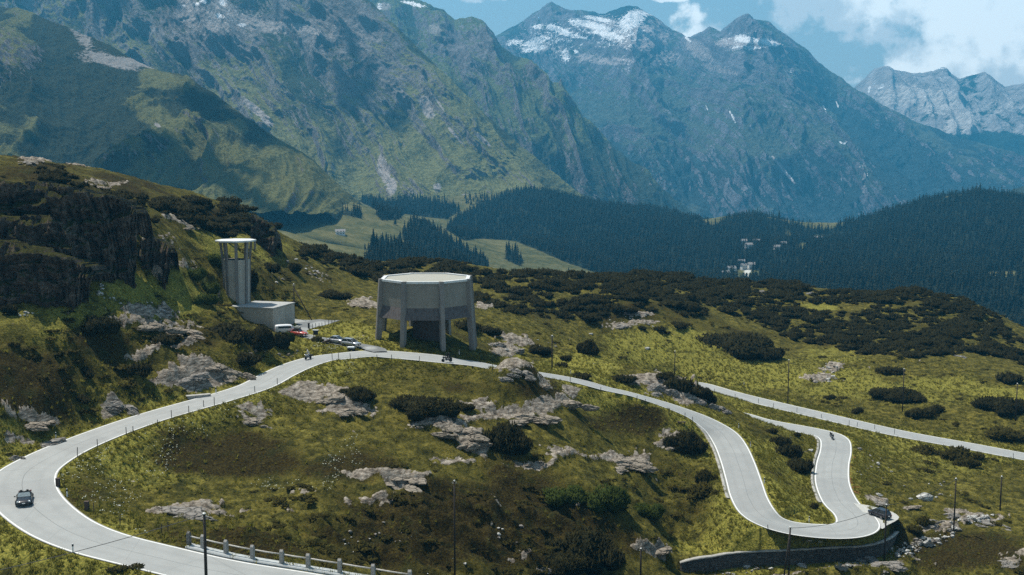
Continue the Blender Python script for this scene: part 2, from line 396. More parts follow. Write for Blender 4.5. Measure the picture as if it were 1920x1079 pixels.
# hummocks, tussocks, ledges
calm = 1 - blobs([(460,850,170,55),(640,640,60,40,.6),(1150,780,110,40,.8),(1450,690,140,30,.6),(1700,900,60,60,.4)])*.75
hum = fbm(GX/16, GY/16, 3, 5)*1.5 + fbm(GX/5.5, GY/5.5, 3, 6)*.75
tus = fbm(GX/1.7, GY/1.7, 3, 7)*.30 + np.abs(n2(GX/.8, GY/.8, 8))*.22
ledge = (ridged(GX/14, (GZ*.9+GY*.3)/3.2, 4, 14) - .5)*1.5
lower = blobs([(900,1000,330,110),(600,1010,180,60,.8),(250,690,260,110,.9),(1250,950,100,90,.7),(350,520,180,90,.8)])
GZ = GZ + flat*(hum*calm*(.55+.9*lower) + tus*(.6+.6*calm) + rock*(ledge*.9 + .35) + lower*(ridged(GX/11, GY/7+GX/30, 4, 17)-.4)*3.0)
zr = ROAD[near_i, 2] - .10
GZ = zr*(1-offroad) + GZ*offroad
ok_ = (rpx > 640) & (rpx < 935) & (rpy > 655) & (rpy < 692); o_ = np.argsort(rpx[ok_])
rY_ = np.interp(gpx, rpx[ok_][o_], ROAD[ok_, 1][o_]); lp_ = np.interp(gpx, [640,707,773,840,890,930], [673,674.5,680,687,693,698])
c_ = -(lp_-539.5)/F; zl_ = CAMZ + (-SP+c_*CP)/(CP+c_*SP)*GY - .08
vs_ = (gpx > 640) & (gpx < 932) & (GY < rY_-1) & (GY > rY_-30) & (edge > .25)
GZ = np.where(vs_, np.minimum(GZ, zl_), GZ)
def los_clamp(pxs, pys, x0, x1, ysel, back):
    global GZ
    ok = ysel & (rpx > x0-40) & (rpx < x1+40); o = np.argsort(rpx[ok]); rY = np.interp(gpx, rpx[ok][o], ROAD[ok, 1][o])
    c = -(np.interp(gpx, pxs, pys)-539.5)/F; zl = CAMZ + (-SP+c*CP)/(CP+c*SP)*GY - .06
    v = (gpx > x0) & (gpx < x1) & (GY < rY-1) & (GY > rY-back) & (edge > .25)
    fd = sst(x0, x0+12, gpx)*sst(x1, x1-12, gpx)
    GZ = np.where(v, np.minimum(GZ, zl*fd+(1-fd)*np.maximum(GZ, zl)), GZ)
los_clamp([1005,1012,1060,1082,1126,1180,1230], [698,700,716,725,737,753,767], 1003, 1225, (rpy < 770) & (np.arange(len(ROAD)) < road_at_(1312,785)), 26)
los_clamp([1300,1323,1413], [727,732,757], 1302, 1412, np.arange(len(ROAD)) > road_at_(1310,722)-10, 40)
tp = np.interp(gpx, [385,405,475,500], [558,574,576,590]); c_ = -(tp-539.5)/F; zl_ = CAMZ + (-SP+c_*CP)/(CP+c_*SP)*GY
tv = sst(383, 412, gpx)*sst(512, 478, gpx)*sst(205, 214, GY)*sst(236, 233, GY)
GZ = np.where(tv > 0, np.minimum(GZ, zl_*tv+np.maximum(GZ, zl_)*(1-tv)), GZ)
k0_ = atZ(972, 692, -38.6)
GZ = GZ + 2.3*np.exp(-(((GX-k0_[0])/4.6)**2+((GY-k0_[1])/5.5)**2))*sst(.3, 3, edge)
# level the yard
yz = np.zeros(GX.shape)
if sel.any():
    w = 1/(np.stack([np.hypot(GX[sel]-p[0], GY[sel]-p[1]) for p in yardP], -1)+1.)**2
    yz[sel] = (w@yardP[:, 2])/w.sum(-1)
yw = (1-yardmask)*(offroad)
GZ = np.where(sel, GZ*(1-yw) + (yz-.06)*yw, GZ)
verge = np.exp(-np.clip(edge, 0, 50)/4.5)*(near_d < 900)
# the stream bed, lower right
bed = blobs([(1690,1040,70,22),(1590,1062,60,12),(1760,1015,40,16),(1440,1066,80,10),(1380,1076,50,10),(1530,1075,40,8)])
GZ = GZ - bed*.7*flat
dry = np.clip(blobs([(460,855,170,45),(640,870,120,40,.8),(900,1000,330,90,.85),(560,1000,200,60,.6),(850,720,90,24,.5),(1000,730,60,30,.6),(1180,790,90,26,.8),(60,720,120,60,.8),(1450,860,60,50,.3),(1780,1030,140,40,.8),(1150,600,150,30,.6),(250,640,120,40,.5),(150,340,220,60,.6),(380,410,120,30,.6),(850,960,260,60,.8),(120,470,160,60,.6)]) + fbm(GX/25, GY/25, 4, 41, .6)*1.0, 0, 1)
lush = np.clip(blobs([(640,630,90,30),(720,640,60,22),(1260,650,120,40),(1400,700,160,34,1),(1560,720,120,30,.9),(1750,735,120,30,.7),(1100,690,90,30,.8),(1560,665,80,18,.7),(1880,750,70,30,.6),(1540,575,40,10,.8),(1180,770,70,14,.7),(1460,870,40,60,.9),(1500,950,50,30,.8),(300,860,130,50,.8),(200,830,120,30,.8),(300,560,130,50,.7),(470,470,90,50,.5),(100,600,150,40,.5),(1350,1025,100,18,.7),(1750,870,130,60,.5),(960,660,30,20,.5),(560,700,80,16,.6),(40,1040,80,40,.7)]) + verge*.75 + fbm(GX/30, GY/30, 4, 42, .6)*.7, 0, 1)
rust = np.clip(blobs([(1592,910,8,40),(1605,925,22,10,.9,30),(1600,870,8,30,.6)]) , 0, 1)*(fbm(GX/1.5, GY/1.5, 3, 44)*1.5+.5)
rock = rock*sst(.8, 3, edge)*np.where(yin, 0, 1)
# ground stepped at the retaining wall below the hairpin
WALLP = np.array([atZ(*q) for q in [(1275,1056,-63.6),(1300,1049,-63.0),(1335,1044,-62.75),(1380,1037,-62.5),(1440,1034,-62.4),(1500,1031,-62.3),(1560,1027,-62.3),(1610,1025,-62.3),(1640,1020,-62.3),(1665,1011,-62.2),(1682,998,-62.1)]])
sel2 = (GX > 15) & (GX < 85) & (GY > 140) & (GY < 205)
wd = np.full(GX.shape, 1e3); ws = np.zeros(GX.shape)
qx_, qy_ = GX[sel2], GY[sel2]; best = np.full(qx_.shape, 1e9); bs = np.zeros(qx_.shape); bz = np.zeros(qx_.shape)
for i in range(len(WALLP)-1):
    a_, b_ = WALLP[i], WALLP[i+1]; ab = (b_-a_)[:2]
    t_ = np.clip(((qx_-a_[0])*ab[0]+(qy_-a_[1])*ab[1])/(ab@ab), 0, 1); ddx = qx_-a_[0]-t_*ab[0]; ddy = qy_-a_[1]-t_*ab[1]; dd = np.hypot(ddx, ddy)
    m_ = dd < best; best[m_] = dd[m_]; bs[m_] = np.sign(ab[0]*ddy-ab[1]*ddx)[m_]; bz[m_] = (a_[2]+t_*(b_[2]-a_[2]))[m_]
inb = (qx_ > WALLP[0, 0]-1) & (qx_ < WALLP[-1, 0]+2)
zz_ = GZ[sel2]; fr = inb & (bs < 0); bk = inb & (bs > 0)
low = bz-2.3-.12*best
edgef = sst(WALLP[0, 0]-9, WALLP[0, 0]+6, qx_)*sst(WALLP[-1, 0]+8, WALLP[-1, 0]-1, qx_)
sd_ = best*bs; fr = (sd_ < .3); bk = (sd_ >= .3)
zz_ = np.where(fr, np.minimum(zz_, zz_*(1-sst(9, 3, best)*edgef)+low*sst(9, 3, best)*edgef), zz_)
k2 = np.exp(-(best/2.5)**2)*offroad[sel2]*edgef*sst(WALLP[-1, 0]+.5, WALLP[-1, 0]-2, qx_); zz_ = np.where(bk, zz_*(1-k2)+(bz-.05)*k2, zz_)
GZ[sel2] = zz_
LAY = [(1600,944),(1628,948),(1650,954),(1672,960),(1686,970),(1678,978),(1662,986),(1655,992),(1640,985),(1622,965)]
layP = np.array([atZ(*q, -59.95) for q in LAY]); layP = catmull(np.vstack([layP, layP[:1]]), 1.2)[:-1]
ld_ = polydist(GX[sel2], GY[sel2], layP); li_ = inside(GX[sel2], GY[sel2], layP); lw_ = np.where(li_, 1, sst(2.2, .3, ld_))*np.where(offroad[sel2] > 0, 1, 0)*offroad[sel2]
GZ[sel2] = GZ[sel2]*(1-lw_) + (CAMZ-60.0)*lw_
def Hq(x, y):
    x = np.asarray(x, float); y = np.asarray(y, float)
    r = np.clip((np.log(y)-math.log(84))/(math.log(720)-math.log(84))*(NR-1), 0, NR-1.001)
    c = np.clip((x/y+.60)/1.2*(NC-1), 0, NC-1.001)
    i = r.astype(int); j = c.astype(int); a = r-i; b = c-j
    return (GZ[i, j]*(1-b)+GZ[i, j+1]*b)*(1-a)+(GZ[i+1, j]*(1-b)+GZ[i+1, j+1]*b)*a
def Gq(A, x, y):
    r = np.clip(np.rint((np.log(y)-math.log(84))/(math.log(720)-math.log(84))*(NR-1)), 0, NR-1).astype(int)
    c = np.clip(np.rint((x/y+.60)/1.2*(NC-1)), 0, NC-1).astype(int); return A[r, c]
_Ys = np.linspace(86, 715, 2600)
def hit(px, py):
    "where the line of sight through a photo pixel meets the near ground"
    x, y, z = ray(px, py)
    zz = CAMZ + z/y*_Ys; h = Hq(x/y*_Ys, _Ys)
    k = np.nonzero(zz < h)[0]
    i = k[0] if len(k) else len(_Ys)-1
    i0 = max(i-1, 0); d0 = zz[i0]-h[i0]; d1 = zz[i]-h[i]
    Y = _Ys[i0] + (_Ys[i]-_Ys[i0])*(d0/(d0-d1) if d0 != d1 else 0)
    return Vector((float(x/y*Y), float(Y), float(Hq(x/y*Y, Y))))
def scale_at(p): return F/(p[1]*CP - (p[2]-CAMZ)*SP)    # photo pixels per metre

# ------------------------------------------------------------------ ground material
g = NT('alpine_ground')
n1 = g.noise(.09, 5, .6); n2_ = g.noise(.55, 6, .65); n3 = g.noise(3.2, 5, .7); n4 = g.noise(1.1, 4, .6, g.scaled(g.pos(), (1, .6, 3)))
grass = g.ramp(g.math('ADD', g.math('MULTIPLY', n2_, .6), g.math('MULTIPLY', n3, .4)), [(.34, (.013,.0125,.004)), (.45, (.046,.043,.009)), (.55, (.115,.100,.020)), (.67, (.25,.20,.045))])
green = g.ramp(n3, [(.32, (.036,.040,.009)), (.47, (.145,.142,.026)), (.66, (.34,.29,.062))])
brown = g.ramp(n3, [(.32, (.008,.0065,.0025)), (.50, (.028,.021,.006)), (.60, (.050,.040,.009)), (.74, (.095,.070,.018))])
c = g.mix(g.rng(g.math('ADD', g.attr('lush'), g.math('MULTIPLY', g.math('SUBTRACT', n2_, .5), 1.2)), .25, .65), grass, green)
c = g.mix(g.rng(g.math('ADD', g.attr('dry'), g.math('MULTIPLY', g.math('SUBTRACT', n2_, .5), 1.1)), .22, .62), c, brown)
c = g.mix(g.math('MULTIPLY', g.rng(g.noise(.3, 5, .7), .54, .64), .7), c, g.ramp(n3, [(.3, (.010,.014,.004)), (.7, (.040,.042,.012))]))
c = g.mix(g.rng(g.attr('rust'), .3, .8), c, g.ramp(n3, [(.3, (.06,.03,.01)), (.7, (.22,.11,.035))]))
rk1 = g.ramp(n4, [(.30, (.045,.036,.027)), (.43, (.15,.127,.10)), (.55, (.27,.235,.19)), (.72, (.46,.41,.34))])
wv = g.n('ShaderNodeTexVoronoi'); wv.feature = 'DISTANCE_TO_EDGE'; wv.inputs['Scale'].default_value = .55
g.l(g.scaled(g.pos(), (.8, 1.3, 2.6)), wv.inputs['Vector'])
rk1 = g.mix(g.rng(wv.outputs['Distance'], 0, .035, .75, 0), rk1, (.06,.05,.035))
rk1 = g.mix(g.rng(n2_, .55, .7, 0, .55), rk1, (.13,.115,.07))
rf = g.rng(g.math('ADD', g.attr('rock'), g.math('MULTIPLY', g.math('SUBTRACT', n3, .5), 1.5)), .44, .54)
c = g.mix(rf, c, rk1)
g.base(c)
g.bump(g.math('ADD', n3, g.math('MULTIPLY', n2_, 1.5)), .8, .25)
ground = np_mesh('ground', np.stack([GX, GY, GZ], -1).reshape(-1, 3), grid_faces(NR, NC), g.m, True,
                 dict(rock=rock, lush=lush, dry=dry, rust=rust))
tag(ground, kind='structure')

# ------------------------------------------------------------------ road surface
rd = NT('asphalt_pale')
p = rd.pos()
ra = rd.noise(.35, 4, .6); rb = rd.noise(9, 3, .6)
cc_ = rd.ramp(rd.math('ADD', rd.math('MULTIPLY', ra, .7), rd.math('MULTIPLY', rb, .3)), [(.3, (.255,.262,.25)), (.5, (.29,.298,.285)), (.7, (.325,.33,.315))])
ln = rd.attr('across')
cc_ = rd.mix(rd.math('MULTIPLY', rd.rng(rd.math('ABSOLUTE', rd.math('SUBTRACT', rd.math('ABSOLUTE', ln), .5)), .0, .16, 1, 0), .22), cc_, (.20,.205,.20))
sm = rd.math('ABSOLUTE', rd.math('ADD', ln, rd.math('MULTIPLY', rd.math('SUBTRACT', rd.noise(.08, 2), .5), .12)))
pt = rd.n('ShaderNodeTexVoronoi'); pt.inputs['Scale'].default_value = .07; pt.inputs['Randomness'].default_value = 1; rd.l(rd.scaled(p, (1, 1.7, 1)), pt.inputs['Vector']); psp = rd.n('ShaderNodeSeparateColor'); rd.l(pt.outputs['Color'], psp.inputs[0])
cc_ = rd.mix(rd.math('MULTIPLY', rd.rng(psp.outputs[0], .74, .76), .28), cc_, (.215,.22,.215))
cc_ = rd.mix(rd.math('MULTIPLY', rd.rng(rd.math('ABSOLUTE', ln), .84, 1.0), .45), cc_, (.36,.355,.32))
cc_ = rd.mix(rd.rng(sm, .005, .012, .75, 0), cc_, (.10,.105,.105))
vt = rd.n('ShaderNodeTexVoronoi'); vt.feature = 'DISTANCE_TO_EDGE'; vt.inputs['Scale'].default_value = .10; rd.l(p, vt.inputs['Vector'])
cc_ = rd.mix(rd.math('MULTIPLY', rd.rng(vt.outputs['Distance'], .0, .006, 1, 0), .30), cc_, (.13,.135,.13))
rd.base(cc_); rd.b.inputs['Roughness'].default_value = .75; rd.b.inputs['Specular IOR Level'].default_value = .3
def ribbon(name, offs, lift, mat, i0=0, i1=None, attr=True, rel=None):
    i1 = i1 or len(ROAD); P = ROAD[i0:i1]; N_ = RN[i0:i1]; H = HALF[i0:i1]
    V = []; A = []
    for k in offs:
        o = k(H) if callable(k) else np.full(len(P), float(k))
        V.append(np.stack([P[:, 0]+N_[:, 0]*o, P[:, 1]+N_[:, 1]*o, P[:, 2]+lift-.004*np.abs(o)], -1)); A.append(o/H)
    V = np.stack(V, 1); A = np.stack(A, 1)
    return np_mesh(name, V.reshape(-1, 3), grid_faces(len(P), len(offs)), mat, True, dict(across=A) if attr else None)
road = tag(ribbon('road', [lambda H, k=k: H*k for k in np.linspace(-1, 1, 9)], 0, rd.m), kind='structure')
lm = simple('road_paint', (.72,.72,.69), .7, 0, .10, 2, local=False)
for sgn in (-1, 1):
    a = (lambda H: H-.31) if sgn > 0 else (lambda H: -H+.14)
    b = (lambda H: H-.14) if sgn > 0 else (lambda H: -H+.31)
    tag(ribbon('road_edge_line', [b, a], .006, lm, attr=False), kind='structure')
# dashed give-way stripe along the junction with the tower road
def road_at(px, py):
    d = (rpx-px)**2 + (rpy-py)**2; return int(d.argmin())
# yard
def poly_sheet(name, P, lift, mat, res=.7, zfun=None):
    bm = bmesh.new(); vs = [bm.verts.new((q[0], q[1], q[2]+lift)) for q in P]; bm.faces.new(vs)
    bmesh.ops.triangulate(bm, faces=bm.faces[:]); bmesh.ops.subdivide_edges(bm, edges=bm.edges[:], cuts=3, use_grid_fill=True)
    for v in bm.verts: v.co.z = float(zfun(v.co.x, v.co.y)) + lift
    bm.normal_update()
    for f in bm.faces:
        if f.normal.z < 0: f.normal_flip()
    me = bpy.data.meshes.new(name); bm.to_mesh(me); bm.free(); me.materials.append(mat)
    o = bpy.data.objects.new(name, me); C.objects.link(o); return o
def yard_z(x, y):
    w = 1/(np.hypot(x-yardP[:, 0], y-yardP[:, 1])+1.)**2; return (w@yardP[:, 2])/w.sum()
tag(poly_sheet('parking_area', yardP, 0.02, rd.m, zfun=yard_z), kind='structure')
gr = simple('pale_gravel', (.40,.40,.37), .95, 0, .25, 5, local=False, bump=.4)
lay_o = poly_sheet('gravel_layby', layP, .07, gr, zfun=lambda x, y: max(CAMZ-60.0, float(Hq(x, y))-.06))
tag(lay_o, kind='structure')
# ------------------------------------------------------------------ far valley: meadow at the mountain foot and wooded hills
VC = [ # px, py, Y
 (520,440,1150),(600,470,1250),(600,400,1600),(640,375,1800),(700,392,1800),(700,440,1500),(830,430,1850),(760,470,1450),(900,500,1450),(1000,500,1500),(1110,522,1350),(940,455,1850),(1050,505,1450),
 (900,385,2350),(950,366,2450),(1000,361,2500),(1070,374,2500),(1110,386,2500),(1200,393,2480),(1300,414,2450),(1330,425,2400),(1370,414,2350),(1410,404,2300),(1450,410,2300),(1500,425,2350),(1540,437,2450),
 (1580,430,2400),(1640,411,2300),(1740,380,2200),(1840,363,2100),(1880,372,2080),(1930,384,2000),(2100,380,1900),
 (1200,480,1750),(1300,450,2000),(1100,440,2050),(1000,420,2150),(1400,515,1600),(1400,460,1900),(1500,510,1550),(1540,455,2100),(1700,480,1600),(1700,430,1900),(1850,430,1800),(1900,510,1400),(1930,610,1050),(1750,560,1150),(1300,520,1550),(850,445,1900),(1860,515,1350),(1600,540,1250),
 (400,440,1100),(200,420,1050),(0,420,1000),(-200,420,1000),(2150,600,1050),(2200,420,1700)]
vctl = [atY(*c) for c in VC]
for px, z, Y in [(-200,-110,700),(100,-110,700),(400,-110,720),(700,-120,720),(1000,-128,760),(1300,-135,760),(1600,-140,760),(1900,-140,720),(2200,-140,720),
                 (1000,-200,3100),(1300,-230,3100),(1600,-220,3000),(1900,-180,2800),(700,-100,2600),(2200,-150,2700),(-100,-60,1900),(300,-70,2000)]:
    x, y, _ = ray(px, 540); vctl.append(np.array([float(x/y*Y), Y, CAMZ+z]))
vctl = np.array(vctl)
VX, VW = tps_fit(vctl, 1.0)
VR, VN = 420, 620
VY = np.exp(np.linspace(math.log(640), math.log(3300), VR)); VU = np.linspace(-.62, .62, VN)
VGX = VY[:, None]*VU[None]; VGY = np.repeat(VY[:, None], VN, 1)
VGZ = tps(VGX, VGY, VX, VW) + fbm(VGX/160, VGY/160, 4, 51)*9
vpx, vpy = project(np.stack([VGX, VGY, VGZ], -1))
def vq(A, x, y):
    r = np.clip((np.log(y)-math.log(640))/(math.log(3300)-math.log(640))*(VR-1), 0, VR-1.001); c = np.clip((x/y+.62)/1.24*(VN-1), 0, VN-1.001)
    i = r.astype(int); j = c.astype(int); a = r-i; b = c-j
    return (A[i, j]*(1-b)+A[i, j+1]*b)*(1-a)+(A[i+1, j]*(1-b)+A[i+1, j+1]*b)*a
WOODS = [[(838,432),(862,405),(900,386),(950,363),(1000,357),(1070,370),(1110,382),(1200,390),(1300,411),(1335,424),(1370,410),(1410,400),(1480,418),(1540,433),(1640,408),(1740,377),(1840,360),(1930,378),(2200,370),(2200,760),(1930,700),(1700,600),(1500,560),(1300,545),(1150,524),(1105,508),(1060,492),(1010,470),(965,452),(900,448),(870,452)],
 [(683,486),(692,472),(720,458),(745,462),(778,446),(812,436),(832,440),(872,466),(898,478),(914,494),(918,508),(690,512)],
 [(636,332),(700,352),(760,372),(850,384),(862,396),(838,412),(800,408),(760,402),(722,404),(690,386),(655,368)],
 [(752,446),(760,428),(776,420),(806,424),(812,440),(790,452),(765,456)],[(945,486),(950,470),(965,470),(982,492),(975,500)],[(705,402),(712,390),(760,398),(750,412),(716,414)],[(640,402),(648,394),(680,400),(676,410)]]
GLADES = [[(1374,514),(1384,506),(1424,508),(1426,530),(1376,530)],[(1493,466),(1500,455),(1518,456),(1514,468)],[(1522,441),(1546,441),(1544,455),(1524,453)],[(1852,510),(1908,508),(1912,520),(1850,522)],[(1472,436),(1482,430),(1484,444),(1474,446)]]
wood = np.zeros(vpx.shape, bool)
for q in WOODS: wood |= inside(vpx, vpy, q)
for q in GLADES: wood &= ~inside(vpx, vpy, q)
VGZ_raw = VGZ
pale = np.zeros(vpx.shape)
pale = np.maximum(inside(vpx, vpy, [(1397,504),(1408,508),(1402,517),(1412,531),(1404,531),(1393,518)])*1., inside(vpx, vpy, [(1528,448),(1540,448),(1539,454),(1530,454)])*1.)
pale = np.maximum(pale, inside(vpx, vpy, [(500,334),(560,346),(640,362),(720,380),(720,384),(640,368),(560,352),(500,340)])*1.)
vm = NT('valley_meadow')
a = vm.noise(.02, 6, .65); b = vm.noise(.12, 5, .65)
c = vm.ramp(vm.math('ADD', vm.math('MULTIPLY', a, .6), vm.math('MULTIPLY', b, .4)), [(.33, (.030,.036,.014)), (.45, (.070,.074,.027)), (.56, (.125,.115,.046)), (.68, (.175,.15,.07))])
c = vm.mix(vm.rng(vm.noise(.05, 6, .7), .60, .68), c, (.03,.042,.018))
c = vm.mix(vm.attr('wood'), c, vm.ramp(b, [(.3, (.008,.012,.008)), (.7, (.020,.026,.015))]))
c = vm.mix(vm.attr('pale'), c, (.5,.5,.45))
vm.base(c); vm.bump(b, .6, 3)
tag(np_mesh('valley_floor', np.stack([VGX, VGY, VGZ], -1).reshape(-1, 3), grid_faces(VR, VN), vm.m, True, dict(wood=wood*1., pale=pale)), kind='structure')

# ------------------------------------------------------------------ mountains
def rowfun(pts):
    pts = np.array(pts, float)
    return lambda px: (np.interp(px, pts[:, 0], pts[:, 1]), np.interp(px, pts[:, 0], pts[:, 2]))
def mountain(name, rows, x0, x1, ncol, nrow, amp, lam, seed, shear, mat, paint, back=900, ridge_keep=.3, jag=2.0, iso_w=.24):
    px = np.linspace(x0, x1, ncol)
    K = []
    for k, r in enumerate(rows):
        y, Y = rowfun(r)(px)
        if k == 0: y = y + (fbm(px/26, px*0+seed, 5, seed, .62)*jag*2.2)
        K.append(atY(px, y, Y))
    first = K[0].copy(); bk = first + np.array([0, back, -back*.75])
    K = [bk] + K
    K = np.array(K)                       # rows x cols x 3
    # sample rows: few on the hidden back, the rest by image height
    nb = 24; T = []
    t_main = np.linspace(1, len(K)-1, nrow); t_all = np.r_[np.linspace(0, 1, nb, endpoint=False), t_main]
    P = np.empty((len(t_all), ncol, 3))
    for i, tt in enumerate(t_all):
        k = min(int(tt), len(K)-2); f = tt-k
        if k == 0: P[i] = K[0]*(1-f)+K[1]*f
        else:
            p0 = K[max(k-1, 1)] if k > 1 else 2*K[1]-K[2]; p1 = K[k]; p2 = K[k+1]; p3 = K[k+2] if k+2 < len(K) else 2*K[k+1]-K[k]
            P[i] = p1 + .5*f*(p2-p0 + f*(2*p0-5*p1+4*p2-p3 + f*(3*(p1-p2)+p3-p0)))
    # fall-line coordinates in metres
    X, Y, Z = P[..., 0], P[..., 1], P[..., 2]
    s = X + shear*(Z-CAMZ); tdn = Z
    wrp = fbm(X/lam/1.3, Z/lam/1.3, 3, seed+70)*.9
    gul = ridged(s/lam + wrp*.5, tdn/(lam*5.5) + wrp*.4, 6, seed, .55)
    iso = ridged(X/(lam*.55)+wrp, Z/(lam*.5)-wrp, 6, seed+20, .6)
    big = fbm(X/(lam*2.6), Z/(lam*2.6), 3, seed+33)
    fin = ridged(s/(lam*.16)+wrp*1.2, Z/(lam*.62)+wrp, 5, seed+50, .6); hf = fbm(X/(lam*.05), Z/(lam*.045), 3, seed+60, .6)
    dsp = amp*((gul-.42)*1.5 + (iso-.4)*iso_w + big*1.2 + (fin-.4)*.16 + hf*.035)
    depth_t = np.clip((t_all-1)*2.2, 0, 1)[:, None]
    wgt = np.where(t_all[:, None] < 1, ridge_keep, ridge_keep + (1-ridge_keep)*depth_t)
    dv = np.array([0, -.80, .60])
    P = P + (dsp*wgt)[..., None]*dv
    du = np.gradient(P, axis=1); dt = np.gradient(P, axis=0)
    N = np.cross(dt, du); N /= np.linalg.norm(N, axis=-1)[..., None]+1e-9
    if N[..., 2].mean() < 0: N = -N
    qx, qy = project(P)
    attrs = paint(P, N, qx, qy, gul, iso)
    nr, nc = P.shape[:2]
    return tag(np_mesh(name, P.reshape(-1, 3), grid_faces(nr, nc), mat, True, attrs), kind='structure')
def mmat(name, grass, shrub, rock, scree, sc):
    m = NT(name)
    a = m.noise(sc*.6, 8, .66); b = m.noise(sc*6, 6, .7); q = m.noise(sc*2.3, 6, .7, m.scaled(m.pos(), (1, 1, .45)))
    gcol = m.ramp(b, [(.3, tuple(x*.55 for x in grass)), (.5, grass), (.72, tuple(x*1.5 for x in grass))])
    scol = m.ramp(b, [(.35, tuple(x*.6 for x in shrub)), (.65, tuple(x*1.5 for x in shrub))])
    rcol = m.ramp(q, [(.28, tuple(x*.38 for x in rock)), (.5, rock), (.72, tuple(x*1.65 for x in rock))])
    tcol = m.ramp(b, [(.3, tuple(x*.75 for x in scree)), (.7, tuple(x*1.2 for x in scree))])
    c = m.mix(m.rng(m.math('ADD', m.attr('shrub'), m.math('MULTIPLY', m.math('SUBTRACT', a, .5), 1.5)), .42, .58), gcol, scol)
    c = m.mix(m.rng(m.math('ADD', m.attr('rock'), m.math('MULTIPLY', m.math('SUBTRACT', q, .5), 1.5)), .46, .56), c, rcol)
    c = m.mix(m.rng(m.math('ADD', m.attr('scree'), m.math('MULTIPLY', m.math('SUBTRACT', b, .5), 1.1)), .42, .58), c, tcol)
    c = m.mix(m.rng(m.math('ADD', m.math('MULTIPLY', m.attr('snow'), 1.0), m.math('MULTIPLY', m.math('SUBTRACT', m.noise(sc*3.2, 8, .72, m.scaled(m.pos(), (1, 1, 2.2)), 1.2), .5), m.math('MULTIPLY', m.rng(m.attr('snow'), .05, .3), 3.2))), .62, .72), c, (.86,.88,.9))
    m.base(c); m.bump(m.math('ADD', q, b), .7, 1.0/sc*.22)
    return m.m
# --- massif on the left, far slope
def paintA(P, N, qx, qy, gul, iso):
    steep = 1-N[..., 2]
    up = sst(300, 30, qy)
    rock = np.clip((steep-.30)*1.4 + up*.50 + (gul-.45)*.8 - .05 + blobs([(420,60,110,50,.6),(640,50,80,60,.5),(700,150,90,60,.35),(520,40,120,30,.4)], qx, qy), 0, 1)
    scree = blobs([(420,40,150,46,.50),(640,70,110,50,.42),(415,30,35,40,.9),(460,40,90,16,.8,15),(540,50,80,10,.8,5),(350,20,30,40,.7),(478,205,34,8,1,38),(500,225,20,8,1,45),(720,320,12,34,.9,-15),(735,350,12,20,.8),(800,200,14,30,.8,-25),(905,262,22,5,.9,42),(880,375,20,10,.9,35),(820,352,10,12,.7),(650,100,50,10,.5,50),(740,110,40,8,.4,50),(590,60,40,8,.6,20),(850,250,30,4,.7,50),(820,190,30,3,.7,55)], qx, qy)
    snow = blobs([(420,30,60,26,.4),(382,3,10,4,1.1),(370,8,5,4,1),(418,5,9,7,1.2,40),(410,30,8,5,1.1),(453,47,10,4,1.2),(345,11,5,4,.9)], qx, qy)
    shrub = np.clip(.36 + (.5-gul)*.9 + blobs([(300,30,90,40,.4),(700,220,60,70,.3),(560,180,60,60,.25),(640,120,120,40,.2)], qx, qy) - sst(250, 380, qy)*.28, 0, 1)
    return dict(rock=rock, scree=scree, snow=snow, shrub=shrub)
mA = mmat('mountain_grass_slope', (.150,.155,.062), (.040,.049,.027), (.165,.157,.152), (.33,.31,.295), .012)
mountain('mountain_slope', [
  [(-300,-420,4400),(150,-330,4200),(450,-170,3900),(690,-5,3500),(740,45,3450),(800,105,3380),(850,155,3320),(900,205,3250),(930,232,3200),(1000,290,3100),(1060,340,3020),(1130,396,2950),(1200,440,2850)],
  [(-300,-60,3400),(150,0,3300),(450,70,3200),(650,150,3080),(800,250,2980),(930,320,2900),(1060,380,2820),(1130,415,2780),(1200,460,2750)],
  [(-300,160,2900),(200,200,2850),(450,230,2800),(650,280,2720),(800,330,2650),(930,370,2630),(1060,405,2620),(1200,480,2600)],
  [(-300,380,2450),(200,380,2450),(450,370,2450),(650,375,2450),(800,400,2420),(930,415,2450),(1060,430,2480),(1200,500,2480)]],
  -260, 1200, 1250, 560, 74, 230, 3, .95, mA, paintA, ridge_keep=.12, jag=2.5)
# --- nearer grassy shoulder on the left
def paintA1(P, N, qx, qy, gul, iso):
    steep = 1-N[..., 2]
    rock = np.clip((steep-.34)*1.2 + (gul-.45)*.6 + blobs([(60,100,120,60,.55),(150,70,80,40,.45),(240,80,60,30,.5),(40,40,80,40,.4)], qx, qy) - .05, 0, 1)
    scree = blobs([(210,115,70,14,.75,15),(260,118,60,8,.8,12),(150,60,20,60,.6,-30),(175,105,50,20,.55),(295,235,8,4,.9,30),(120,30,40,30,.5)], qx, qy)
    snow = np.zeros(qx.shape)
    shrub = np.clip(.46 + (.5-gul)*1.1 + blobs([(120,220,140,60,.35,35),(280,260,60,20,.4,30),(30,180,70,60,.4),(230,140,40,16,.4)], qx, qy) - blobs([(280,145,40,18,.6),(330,250,120,25,.4,38),(480,330,130,30,.45,25),(400,330,120,30,.4,25),(550,320,80,30,.4,25)], qx, qy), 0, 1)
    return dict(rock=rock, scree=scree, snow=snow, shrub=shrub)
mA1 = mmat('mountain_shoulder_grass', (.112,.115,.044), (.026,.032,.016), (.135,.122,.115), (.26,.245,.23), .02)
